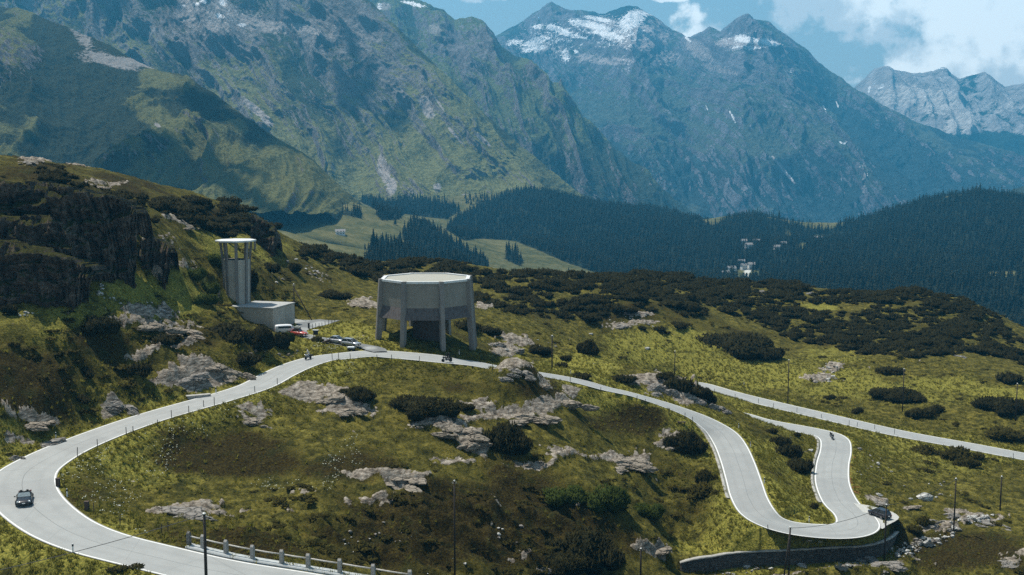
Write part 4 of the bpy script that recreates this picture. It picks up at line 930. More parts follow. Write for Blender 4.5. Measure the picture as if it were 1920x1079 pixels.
def rider(bike, x, label, top, lean_f=.25):
    "seated rider, hands on the bars, feet on the pegs; body is one skinned surface"
    e = empty('person', bike.location, 0); e.rotation_euler = bike.rotation_euler; tag(e, label, 'person')
    sp = Vector((lean_f, 0, 0)); hx = x
    V = {'pel': (hx, 0, .90), 'bel': (hx+.06, 0, 1.08), 'che': (hx+.17, 0, 1.28), 'nek': (hx+.22, 0, 1.46), 'hed': (hx+.26, 0, 1.60)}
    E = [('pel', 'bel'), ('bel', 'che'), ('che', 'nek'), ('nek', 'hed')]; Rr = dict(pel=.155, bel=.145, che=.165, nek=.07, hed=.10)
    reach = hx > -.4
    for s, k in ((-1, 'r'), (1, 'l')):
        V['sh'+k] = (hx+.17, s*.20, 1.38); V['el'+k] = (hx+.36, s*.33, 1.15); V['ha'+k] = (.40, s*.37, 1.05) if reach else (hx+.5, s*.2, 1.02)
        V['hp'+k] = (hx+.03, s*.11, .88); V['kn'+k] = (hx+.47, s*.24, .80); V['an'+k] = (hx+.16, s*.25, .40); V['to'+k] = (hx+.36, s*.26, .33)
        E += [('che', 'sh'+k), ('sh'+k, 'el'+k), ('el'+k, 'ha'+k), ('pel', 'hp'+k), ('hp'+k, 'kn'+k), ('kn'+k, 'an'+k), ('an'+k, 'to'+k)]
        Rr.update({'sh'+k: .085, 'el'+k: .06, 'ha'+k: .042, 'hp'+k: .10, 'kn'+k: .075, 'an'+k: .055, 'to'+k: .045})
    ks = list(V); me = bpy.data.meshes.new('body'); me.from_pydata([V[k] for k in ks], [(ks.index(a), ks.index(b)) for a, b in E], []); me.update()
    o = bpy.data.objects.new('body', me); C.objects.link(o); o.parent = e; me.materials.append(top)
    o.modifiers.new('skin', 'SKIN'); sv = me.skin_vertices[0].data
    for i, k in enumerate(ks): sv[i].radius = (Rr[k], Rr[k]); sv[i].use_root = (k == 'pel')
    sd = o.modifiers.new('sub', 'SUBSURF'); sd.levels = 1; sd.render_levels = 1
    h_ = MB().lathe([(.02, -.14), (.10, -.13), (.135, -.04), (.138, .04), (.11, .11), (.06, .145), (.01, .155)], n=16).build('helmet', M_helm[len(M_used) % 2], e, True); M_used.append(1)
    h_.location = (hx+.27, 0, 1.65)
    MB().box((.10, 0, .01), (.07, .19, .09)).build('visor', M_glass, h_, bevel=.03)
    return e
M_helm = [simple('white_helmet', (.7,.7,.68), .25), simple('black_helmet', (.02,.02,.02), .25)]; M_used = []
b1 = motorcycle(on_road(578, 674), heading(575, 678, True)+R(4), R(3), 'motorcycle riding down the road towards the rocky outcrop left of the octagonal building', simple('white_bike_paint', (.4,.4,.4), .3))
rider(b1, -.22, 'rider in grey jacket and white helmet on the motorcycle left of the octagonal building', M_jacket)
b2 = motorcycle(on_road(838, 679), heading(838, 674, True), R(-2), 'black touring motorcycle carrying two people in front of the octagonal building', M_bike)
rider(b2, -.18, 'front rider in black on the motorcycle before the octagonal building', M_leather)
M_used.append(1)
rider(b2, -.62, 'passenger sitting behind the rider on the two person motorcycle', M_leather)
b3 = motorcycle(on_road(1563, 824), heading(1552, 815, True)-R(30), R(27), 'black motorcycle leaning into the upper hairpin curve on the right', M_bike)
M_used.append(1)
rider(b3, -.2, 'rider in black leaning with the motorcycle in the upper right hairpin', M_leather)

# ------------------------------------------------------------------ stone railing, pavement edge
M_stone = simple('granite_post', (.30,.285,.26), .9, 0, .3, 4, bump=.4); M_kerb = simple('pale_kerb_stone', (.40,.42,.41), .85, 0, .15, 2, local=False)
i_end = road_at(306, 1024)
P = ROAD[:i_end]; N_ = RN[:i_end]; H = HALF[:i_end]
prof = [(.30, -.25), (.30, .13), (1.45, .14), (1.45, -1.5)]
V = np.stack([np.stack([P[:, 0]-N_[:, 0]*(H+a), P[:, 1]-N_[:, 1]*(H+a), P[:, 2]+z], -1) for a, z in prof], 1)
tag(np_mesh('pavement', V.reshape(-1, 3), grid_faces(len(P), 4), M_kerb, False), kind='structure')
rl = None; tops = []
arc = np.r_[0, np.cumsum(np.linalg.norm(np.diff(P[:, :2], axis=0), axis=1))]
pts = []
for px, py in ((309,1018),(343,1031),(381,1040),(424,1049),(471,1059),(523,1067),(580,1073),(637,1080),(700,1085),(765,1090)):
    q = ROAD[:i_end].copy(); q[:, 0] -= N_[:, 0]*(H+1.0); q[:, 1] -= N_[:, 1]*(H+1.0); q[:, 2] += .14
    sx, sy = project(q); j = int(((sx-px)**2 + .3*(sy-py)**2).argmin()); pts.append((q[j], math.atan2(RT[j, 1], RT[j, 0])))
rl = empty('stone_railing', pts[0][0]); tag(rl, 'roadside railing of squat grey stone posts joined by pale rails above the bend', 'railing')
o0 = Vector(pts[0][0])
for k, (q, a) in enumerate(pts):
    m = MB(); m.box((0, 0, .62), (.42, .46, 1.36), taper=.94); m.add([(-.2, -.22, 1.298), (.2, -.22, 1.298), (.2, .22, 1.298), (-.2, .22, 1.298), (-.2, 0, 1.55), (.2, 0, 1.55)], [(0,1,5,4), (2,3,4,5), (0,4,3), (1,2,5), (3,2,1,0)])
    p_ = m.build('post', M_stone, rl, bevel=.03); p_.location = Vector(q)-o0; p_.rotation_euler = (0, 0, a)
M_rail = simple('pale_rail', (.50,.47,.42), .8, 0, .2, 6)
for k in range(len(pts)-1):
    a = Vector(pts[k][0])-o0+Vector((0, 0, 1.0)); b = Vector(pts[k+1][0])-o0+Vector((0, 0, 1.0)); md = (a+b)/2 - Vector((0, 0, .03))
    MB().tube([a, md, b], .085, 8).build('rail', M_rail, rl, True)

# ------------------------------------------------------------------ retaining wall below the hairpin and low walls beside the road arms
def drystone(name, c):
    t = NT(name); p = t.pos()
    v = t.n('ShaderNodeTexVoronoi'); v.inputs['Scale'].default_value = 2.2; v.feature = 'DISTANCE_TO_EDGE'; t.l(t.scaled(p, (1, 1, 1.7)), v.inputs['Vector'])
    v2 = t.n('ShaderNodeTexVoronoi'); v2.inputs['Scale'].default_value = 2.2; t.l(t.scaled(p, (1, 1, 1.7)), v2.inputs['Vector'])
    sp_ = t.n('ShaderNodeSeparateColor'); t.l(v2.outputs['Color'], sp_.inputs[0])
    k = t.ramp(sp_.outputs[0], [(0, tuple(x*.6 for x in c)), (1, tuple(x*1.35 for x in c))])
    k = t.mix(t.rng(v.outputs['Distance'], 0, .07, .85, 0), k, tuple(x*.22 for x in c))
    t.base(k); t.bump(t.rng(v.outputs['Distance'], 0, .12), .8, .08); return t.m
M_dry = drystone('dry_stone', (.10,.09,.078)); M_cop = simple('coping_stone', (.33,.32,.29), .9, 0, .3, 1.5, local=False, bump=.5)
wp = catmull(WALLP, .8)
def wall_mesh(path, thick, z0, z1, jit, name, mat, parent):
    t_ = np.gradient(path[:, :2], axis=0); t_ /= np.linalg.norm(t_, axis=1)[:, None]; n_ = np.stack([-t_[:, 1], t_[:, 0]], -1)
    V = []
    for o, z in ((-thick, z0), (-thick, z1), (thick, z1), (thick, z0)):
        rr = np.array([rnd.uniform(-jit, jit) for _ in path])
        V.append(np.stack([path[:, 0]+n_[:, 0]*o, path[:, 1]+n_[:, 1]*o, path[:, 2]+z+rr], -1))
    V = np.stack(V+[V[0]], 1)
    return np_mesh(name, V.reshape(-1, 3), grid_faces(len(path), 5), mat, False, parent=parent)
rw = empty('retaining_wall', (0, 0, 0)); tag(rw, 'long curved dry stone retaining wall below the lower hairpin', 'wall')
wall_mesh(wp, .30, -3.6, -.02, .02, 'wall_face', M_dry, rw); wall_mesh(wp, .37, -.017, .16, .05, 'coping', M_cop, rw)
def side_wall(a, b, sgn, label):
    i0, i1 = sorted((road_at(*a), road_at(*b))); P = ROAD[i0:i1]; N2 = RN[i0:i1]; H2 = HALF[i0:i1]
    V = np.stack([np.stack([P[:, 0]+sgn*N2[:, 0]*(H2+o), P[:, 1]+sgn*N2[:, 1]*(H2+o), P[:, 2]+z], -1) for o, z in ((.12, -.3), (.12, .10), (.62, .12), (.95, -2.2))], 1)
    o = np_mesh('edge_wall', V.reshape(-1, 3), grid_faces(len(P), 4), M_cop, False); tag(o, label, 'wall')
side_wall((1322, 790), (1405, 940), -1, 'pale concrete edge wall on the outside of the long road arm above the hairpin')
side_wall((1577, 945), (1540, 812), 1, 'pale concrete edge wall along the inside of the shorter right road arm')

# ------------------------------------------------------------------ poles, cables, marker posts
M_wood = simple('dark_pole_wood', (.045,.035,.028), .9, 0, .3, 5); M_cap = simple('pole_cap', (.55,.55,.52), .5, .3); M_cable = simple('cable_black', (.03,.03,.03), .6)
def pole(px, py, top, label, lean=0, r=.15, stay=None, group=None):
    b = px_pos(px, min(py, 1250)) if py < 1079 else None
    if b is None:
        Y = _Ys; x, y, z = ray(px, top); b = px_pos(px, py)
    dz = (py-top)/scale_at(b)/math.cos(math.atan2(CAMZ-b.z, b.y))*1.0
    e = empty('utility_pole', b); tag(e, label, 'pole', group)
    h = dz*1.02
    MB().tube([(0, 0, -.8), (0, 0, h*.5), (lean, 0, h)], [r, r*.9, r*.75], 8).build('shaft', M_wood, e, True)
    MB().lathe([(r*1.0, 0), (r*1.05, .10), (.03, .22)], n=10).build('cap', M_cap, e).location = (lean, 0, h)
    m_ = MB()
    for s in (-1, 1): m_.tube([(lean, 0, h-.25), (lean+s*.28, 0, h-.22), (lean+s*.28, 0, h-.05)], .03, 5)
    m_.build('insulator', M_cap, e)
    if stay: MB().tube([(stay[0], stay[1], -.8), (0, 0, h*stay[2])], r*.8, 7).build('stay', M_wood, e, True)
    return Vector(b)+Vector((lean, 0, h-.05))
T = {}
T['fg'] = pole(388, 1128, 975, 'thick dark wooden pole in front of the stone railing at the bottom left', r=.18)
T['mid'] = pole(853, 1095, 915, 'slender brown wooden pole standing in the rough ground below the middle of the bend', r=.13)
T['dbl'] = pole(1479, 1084, 995, 'pole braced by a leaning second timber in front of the retaining wall', stay=(-.95, -.3, .93))
T['lay'] = pole(1658, 1053, 953, 'dark pole rising in front of the car in the gravel layby')
T['str'] = pole(1788, 998, 903, 'brown pole among the white stream boulders at right')
T['far'] = pole(1875, 958, 897, 'lonely short pole on the grass right of the stream boulders')
T['r3'] = pole(1477, 757, 678, 'tall dark pole on the near verge above the straight lower road')
T['pl1'] = pole(1692, 772, 695, 'pole rising out of the dark pine shrubs right of the straight road')
T['kn'] = pole(1265, 700, 660, 'pole behind the shrub topped rocky knoll')
T['rv'] = pole(1035, 692, 632, 'pole beside the ravine right of the octagonal building')
T['e'] = pole(1904, 790, 722, 'pole at the far right edge by the dark shrubs')
T['bt'] = pole(1201, 1090, 1033, 'short pole near the bottom edge beside the big dark pine bush')
T['tw'] = pole(552, 594, 535, 'stayed pole behind the flat roofed concrete block', stay=(4.2, -1.5, .9))
def cable(a, b, sag, label):
    pts = [a.lerp(b, k/14) - Vector((0, 0, sag*4*(k/14)*(1-k/14))) for k in range(15)]
    tag(MB().tube(pts, .035, 5).build('overhead_cable', M_cable), label, 'cable')
cable(T['dbl'], T['lay'], .9, 'sagging black cable between the braced pole and the layby pole')
cable(T['fg'], Vector(atZ(-120, 1095, -41.6)), .4, 'black cable running left from the thick foreground pole across the road')
cable(T['lay'], T['str'], .8, 'black cable from the layby pole to the pole among the stream boulders')
# thin markers along the road
M_mk = simple('marker_wood', (.05,.04,.035), .9); M_mw = simple('marker_white', (.75,.75,.72), .6)
mk_mesh = MB().tube([(0, 0, -.3), (0, 0, 1.25)], .055, 6).build('snow_marker', M_mk); proto_mk = [mk_mesh]
def markers(lst, label, group, h=1.0):
    for px, py in lst:
        if proto_mk: o = proto_mk.pop()
        else: o = mk_mesh.copy(); C.objects.link(o)
        o.location = px_pos(px, py); o.scale = (1, 1, h*rnd.uniform(.85, 1.15)); o.rotation_euler = (rnd.uniform(-.05, .05), rnd.uniform(-.06, .06), 0); tag(o, label, 'marker post', group)
markers([(120,914),(176,962),(225,987),(303,1002),(315,998),(145,858),(183,841),(237,816),(250,813),(295,801),(322,786),(354,775),(382,764),(402,761),(478,737),(520,722)], 'thin dark wooden marker post on the inner verge of the left bend', 'marker posts round the left bend')
markers([(623,675),(635,675),(657,674),(707,676),(734,678),(786,681),(923,695)], 'thin dark marker post on the verge in front of the octagonal building', 'marker posts by the octagonal building')
markers([(1069,717),(1126,736),(1194,754),(1210,759),(1254,778),(1284,786),(1299,794)], 'thin dark marker post below the road right of the grassy knoll', 'marker posts along the descending road')
markers([(1340,737),(1378,749),(1422,757),(1450,764),(1494,774),(1540,785),(1592,797),(1607,801),(1640,806),(1677,815),(1900,861)], 'thin dark marker post beside the straight lower road', 'marker posts along the straight lower road')
markers([(1426,1003),(1440,999),(1507,1016),(1597,1014),(1608,1010),(1646,1004)], 'dark marker post on the outer edge of the lower hairpin', 'marker posts round the lower hairpin')
markers([(x, 619-((x-585)*.26)) for x in range(586, 638, 6)], 'thin fence stake along the edge of the tower car park', 'stakes along the car park', .9)
def reflector(px, py, label, group=None):
    b = px_pos(px, py); e = empty('reflector_post', b); tag(e, label, 'reflector post', group)
    MB().box((0, 0, .42), (.15, .13, 1.24), taper=.85).build('post', M_mw, e, bevel=.02); MB().box((0, -.005, .86), (.152, .152, .24)).build('reflector_band', M_trim, e)
reflector(137, 1037, 'white reflector post with black band on the outer verge near the bottom left')
reflector(126, 932, 'white reflector post on the flowery inner verge right of the convertible')
reflector(105, 824, 'white reflector post beside the broken rock on the left bend')
for px, py in ((1385,804),(1407,839),(1433,907)): reflector(px, py, 'white reflector post on the grassy strip between the two road arms', 'reflector posts between the road arms')
reflector(1517, 980, 'white reflector post at the inside tip of the lower hairpin')
reflector(405, 738, 'white reflector post at the small culvert on the left road')
reflector(1070, 703, 'white reflector post beyond the road right of the grassy knoll')
reflector(861, 666, 'white reflector post by the right legs of the octagonal building')
reflector(1395, 722, 'white reflector post beyond the straight lower road')
reflector(802, 1090, 'white reflector post beyond the end of the stone railing')
M_pl = simple('planter_wood', (.07,.05,.04), .9)
for (px, py), lb in zip(((109,913),(163,957)), ('dark wooden block post on the inner verge beside the convertible', 'dark wooden block post on the inner verge farther down the bend')):
    m = MB(); m.box((0, 0, .5), (.5, .4, 1.1)); m.box((0, 0, 1.08), (.58, .48, .08)); o = m.build('wooden_bollard', M_pl, bevel=.03); o.location = px_pos(px, py); tag(o, lb, 'bollard')
for (px, py), lb in zip(((548.5,617.5),(579,616.5)), ('short black bollard between the white van and the red car', 'short black bollard at the corner of the car park fence')):
    o = MB().lathe([(.2, -.2), (.2, .95), (.24, 1.0), (.24, 1.12), (.05, 1.2)], n=12).build('bollard', M_trim, smooth=True); o.location = yard_pt(px, py); tag(o, lb, 'bollard')
ib = empty('information_board', px_pos(592, 634.5)); tag(ib, 'roofed dark information board on timber legs beside the parking road', 'sign')
for s in (-1, 1): MB().tube([(s*.42, 0, -.3), (s*.42, 0, 1.55)], .06, 6).build('leg', M_wood, ib)
m = MB(); m.box((0, 0, 1.15), (1.0, .12, .9)); m.build('panel', M_trim, ib); m = MB(); m.box((0, 0, 1.66), (1.2, .5, .12)); m.build('roof', M_plate, ib, bevel=.02)
for s in (-.3, .3): MB().tube([(-1.9, -.5+s, -.2), (-.45, s*.3, .95)], .05, 6).build('brace', M_rail, ib)
tr = px_pos(612, 645); m = MB(); m.add([(-.75, -.4, 0), (.75, -.4, 0), (.75, .4, 0), (-.75, .4, 0), (-.7, -.4, .45), (.75, -.4, .95), (.75, .4, .95), (-.7, .4, .45)], [(3,2,1,0), (4,5,6,7), (0,1,5,4), (1,2,6,5), (2,3,7,6), (3,0,4,7)]); m.box((0, 0, -.2), (1.3, .7, .45)); o = m.build('feeding_trough', M_pl, bevel=.03); o.location = tr; tag(o, 'dark slanted wooden trough next to the shrub mound by the parking road', 'trough')
sh = empty('shaft_cover', px_pos(658, 658.5)); tag(sh, 'low dark box with a white slab lid on the verge near the junction', 'shaft')
m = MB(); m.box((0, 0, .2), (1.25, .9, .9)); m.build('base', M_trim, sh); m = MB(); m.box((0, 0, .75), (1.45, 1.1, .2), taper=.9); m.build('lid', M_rim, sh, bevel=.03)
cu = px_pos(372, 746); m = MB(); m.box((0, 0, .05), (3.6, .8, .7)); m.box((0, 0, .45), (3.9, 1.0, .12)); o = m.build('culvert_headwall', M_cop, bevel=.03); o.location = cu; o.rotation_euler = (0, 0, R(25)); tag(o, 'pale concrete culvert headwall at the outer edge of the left road', 'culvert')
bn = px_pos(1278, 795); m = MB(); m.box((0, 0, .35), (1.6, .5, .12)); m.box((-.6, 0, .12), (.14, .45, .4)); m.box((.6, 0, .12), (.14, .45, .4)); o = m.build('wooden_bench', M_pl, bevel=.02); o.location = bn; tag(o, 'low dark wooden bench on the grass below the descending road', 'bench')
# ================================================================== CLIFFS (left)
def cliffmat():
    t = NT('cliff_rock'); p = t.pos()
    a = t.noise(.35, 6, .65, t.scaled(p, (1, 1, 1.3))); b = t.noise(1.6, 6, .7, t.scaled(p, (1, 1, 1.8))); d = t.noise(2.5, 5, .7)
    k = t.ramp(t.math('ADD', t.math('MULTIPLY', a, .5), t.math('MULTIPLY', b, .5)), [(.34, (.014,.011,.008)), (.46, (.055,.042,.031)), (.57, (.13,.102,.078)), (.70, (.27,.22,.17))])
    ge = t.n('ShaderNodeNewGeometry'); s = t.n('ShaderNodeSeparateXYZ'); t.l(ge.outputs['Normal'], s.inputs[0])
    k = t.mix(t.rng(t.math('ADD', s.outputs['Z'], t.math('MULTIPLY', t.math('SUBTRACT', d, .5), .9)), .50, .75), k, t.ramp(d, [(.3, (.010,.012,.004)), (.55, (.036,.036,.008)), (.72, (.085,.075,.018))]))
    t.base(k); t.bump(t.math('ADD', b, t.math('MULTIPLY', a, 2)), .8, .35); return t.m
M_cliff = cliffmat()
def cliff(label, rows, nc, nr, amp, seed, back=7.0):
    "rows of (px, py, depth): brow first, foot last; the brow is carried back into the hill"
    nc = int(nc*1.6); nr = int(nr*1.6); K = []; s = np.linspace(0, 1, nc)
    ft_ = np.array(rows[-1], float); qf = np.linspace(0, 1, len(ft_)); s0 = np.linspace(0, 1, 12)
    fy_ = np.array([hit(np.interp(t_, qf, ft_[:, 0]), np.interp(t_, qf, ft_[:, 1])).y for t_ in s0])
    fy_ = np.convolve(np.r_[fy_[0], fy_[0], fy_, fy_[-1], fy_[-1]], np.ones(5)/5, 'valid'); Yf = np.interp(s, s0, fy_) - 1.0
    for k, r in enumerate(rows):
        r = np.array(r, float); q = np.linspace(0, 1, len(r)); up_ = len(rows)-1-k
        jg = fbm(s*nc/9., s*0+seed+k, 4, seed, .65)*(9 if k in (0, len(rows)-1) else 5)
        K.append(atY(np.interp(s, q, r[:, 0]), np.interp(s, q, r[:, 1])+jg, Yf + up_*1.1 + fbm(s*nc/14., s*0, 3, seed+5)*1.6))
    top = K[0] + np.array([0, back, -.5]); top2 = K[0] + np.array([0, back*1.4, -7]); ft = K[-1] + np.array([0, 1.5, -4])
    K = np.array([top2, top] + K + [ft]); T = np.linspace(0, len(K)-1, nr); P = np.empty((nr, nc, 3))
    for i, tt in enumerate(T):
        k = min(int(tt), len(K)-2); f = tt-k; P[i] = K[k]*(1-f)+K[k+1]*f
    X, Y, Z = P[..., 0], P[..., 1], P[..., 2]; Xs = X*.9+Y*.35
    col = n2(Xs/2.6, Z/9, seed); col = np.sign(col)*np.abs(col)**.6
    crack = -np.clip(.16-np.abs(n2(Xs/3.3, Z/14, seed+4)), 0, 1)*6
    led = n2(Xs/9, Z/1.7+fbm(Xs/6, Z/6, 2, seed+7), seed+2)
    fine = fbm(Xs/.9, Z/.8, 4, seed+9)
    fade = np.clip(np.minimum(T-.6, 1), .15, 1)[:, None]
    step = np.floor((Z+fbm(Xs/4, Z/4, 2, seed+13)*2.5)/1.6 + Xs*.05); st_n = n2(Xs/2.2+step*3.7, step*1.31, seed+15)
    d = amp*(col*.35 + crack*.45 + led*1.15 + fine*.7 + st_n*1.0 + fbm(Xs/7, Z/7, 2, seed+11)*1.1)*fade
    P = P + d[..., None]*np.array([.18, -.95, .12])
    o = np_mesh('rock_cliff', P.reshape(-1, 3), grid_faces(nr, nc), M_cliff, False)
    return tag(o, label, 'cliff')
cliff('broad dark cliff at the lower left with a grassy ledge above it', [[(-90,455,172),(0,452,173),(50,462,173.5),(95,478,174),(135,490,175),(165,500,177),(180,512,181)],[(-90,500,170),(60,508,171),(140,525,172),(172,535,177)],[(-90,556,168),(0,556,168),(60,566,168.5),(110,578,169.5),(135,584,170),(150,570,173),(165,552,177)]], 150, 74, 1.5, 3)
cliff('tall black vertical cliff at the left under the pine covered crest', [[(90,352,196),(130,352,198),(165,362,200),(195,368,202),(222,374,203),(248,388,204),(258,402,207)],[(90,420,192),(190,440,196),(225,455,198),(256,460,202)],[(90,470,188),(150,490,191),(185,515,194),(215,522,196),(240,528,197),(252,532,198),(256,520,203)]], 150, 90, 1.6, 13)
cliff('middle dark rock step between the two big cliffs at left', [[(-60,400,184),(20,408,185),(70,402,186),(110,420,186.5),(145,445,187),(168,455,189)],[(-60,440,181),(60,448,183),(140,490,184),(172,490,188)],[(-60,470,178),(60,480,180),(130,505,181),(165,520,184)]], 120, 60, 1.3, 23)
cliff('small isolated dark rock buttress beside the sunlit slab right of the cliffs', [[(262,452,212),(280,446,212),(300,452,212),(315,462,213),(321,474,216)],[(262,490,210),(285,480,210.5),(300,500,210.5),(318,510,213)],[(262,500,209),(280,496,209),(292,500,209),(302,528,208.5),(314,532,210)]], 70, 50, 1.0, 33, 4)
cliff('dark upper crest cliff at the far left under the summit rocks', [[(-60,330,214),(30,345,215),(60,338,216),(100,345,217),(140,352,218),(175,362,220)],[(-60,370,208),(60,380,211),(150,385,214),(180,395,216)],[(-60,398,204),(60,402,206),(120,405,208),(170,420,210)]], 110, 56, 1.3, 43)
cliff('dark cliff edge under the pine knoll behind the concrete tower', [[(470,402,326),(490,414,324),(506,424,322),(516,440,322),(520,456,324)],[(470,430,320),(495,440,318),(512,455,318),(519,465,321)],[(470,450,314),(495,462,312),(506,478,311),(517,478,315)]], 60, 40, 1.4, 53, 6)

# ================================================================== BOULDERS AND OUTCROPS
def rockmat(name, c, lich=.4):
    t = NT(name); p = t.pos(); a = t.noise(.8, 6, .65, t.scaled(p, (1, .7, 2.2))); b = t.noise(4, 5, .7)
    k = t.ramp(t.math('ADD', t.math('MULTIPLY', a, .6), t.math('MULTIPLY', b, .4)), [(.32, tuple(x*.45 for x in c)), (.45, tuple(x*.85 for x in c)), (.56, c), (.7, tuple(x*1.25 for x in c))])
    k = t.mix(t.math('MULTIPLY', t.rng(t.noise(1.3, 5, .7), .54, .64), lich), k, (.075,.07,.03))
    vv = t.n('ShaderNodeTexVoronoi'); vv.feature = 'DISTANCE_TO_EDGE'; vv.inputs['Scale'].default_value = .9; t.l(t.scaled(p, (.7, 1.2, 2.8)), vv.inputs['Vector'])
    k = t.mix(t.rng(vv.outputs['Distance'], 0, .06, .8, 0), k, tuple(x*.15 for x in c))
    t.base(k); t.bump(t.math('ADD', t.math('ADD', a, b), t.rng(vv.outputs['Distance'], 0, .1)), .9, .18); return t.m
M_rock = rockmat('pale_gneiss', (.30,.258,.205)); M_rockg = rockmat('grey_gneiss', (.28,.258,.228), .3); M_rockw = rockmat('white_boulder', (.55,.54,.50), .15)
def rock_mesh(seed, sub=3, flat=.55, planes=16, rough=.07):
    r_ = random.Random(seed); bm = bmesh.new(); bmesh.ops.create_icosphere(bm, subdivisions=sub, radius=1)
    pl = []
    for _ in range(planes):
        v = Vector((r_.gauss(0, 1), r_.gauss(0, 1), r_.gauss(0, .8))).normalized(); pl.append((v, r_.uniform(.62, 1.0)))
    for v in bm.verts:
        d = v.co.normalized(); rr = min([1.15] + [k/max(d.dot(n), 1e-3) for n, k in pl if d.dot(n) > .05])
        q = d*rr; q += d*rough*float(fbm(q.x*2.2+seed, q.y*2.2+q.z*3.1, 3, seed % 50)); v.co = Vector((q.x, q.y, q.z*flat))
    me = bpy.data.meshes.new('boulder'); bm.to_mesh(me); bm.free(); return me
ROCKM = {}
for i in range(6):
    for nm, mt in (('p', M_rock), ('g', M_rockg), ('w', M_rockw)):
        me = rock_mesh(100+i, 3, .5+.05*i); me.materials.append(mt); ROCKM[nm, i] = me
OUTM = {}
def outcrop_mesh(seed):
    "bedded outcrop: many tilted angular slabs grown together, with gaps where turf sits"
    r_ = random.Random(seed); bm = bmesh.new(); by, bx = r_.uniform(-.12, .12), r_.uniform(-.22, .22)
    for q in range(13):
        u, v = r_.gauss(0, .42), r_.gauss(0, .40)
        if q == 0: u = v = 0
        sz = r_.uniform(.20, .46)*(1.25 if q < 3 else 1); me = rock_mesh(seed*31+q, 3, r_.uniform(.35, .6), 13, .24)
        t_ = bmesh.new(); t_.from_mesh(me); bpy.data.meshes.remove(me)
        M_ = Matrix.Translation((u, v, .18*(1-u*u-v*v)+r_.uniform(-.08, .05))) @ Matrix.Rotation(bx+r_.gauss(0, .08), 4, 'Y') @ Matrix.Rotation(by+r_.gauss(0, .1), 4, 'X') @ Matrix.Rotation(r_.gauss(0, .35), 4, 'Z') @ Matrix.Diagonal((sz*r_.uniform(1.0, 1.7), sz*r_.uniform(.7, 1.1), sz*1.5, 1))
        t_.transform(M_); mm = bpy.data.meshes.new('t'); t_.to_mesh(mm); t_.free(); bm.from_mesh(mm); bpy.data.meshes.remove(mm)
    me = bpy.data.meshes.new('rock_outcrop'); bm.to_mesh(me); bm.free(); return me
for i in range(5):
    for nm, mt in (('p', M_rock), ('g', M_rockg)):
        me = outcrop_mesh(200+i) if nm == 'p' else OUTM['p', i].copy()
        me.materials.clear(); me.materials.append(mt); OUTM[nm, i] = me
def put_rock(px, py, wpx, hpx, me, label, cat='boulder', group=None, rz=None, sink=.25, name='boulder', tilt=.15, depth=None):
    b = px_pos(px, py); s = scale_at(b); w_ = wpx/s/2; h_ = hpx/s/.9
    o = bpy.data.objects.new(name, me); C.objects.link(o)
    zmin = min(v.co.z for v in me.vertices[:400]); dpt = depth if depth else w_*rnd.uniform(.6, .95)
    o.scale = (w_, dpt, h_/(1+.5*(1-sink))*1.0); o.rotation_euler = (rnd.uniform(-tilt, tilt), rnd.uniform(-tilt, tilt), rnd.uniform(-.5, .5) if rz is None else rz)
    o.location = (b.x, b.y+dpt*.35, b.z + h_*.22 - sink*h_*.4); return tag(o, label, cat, group)
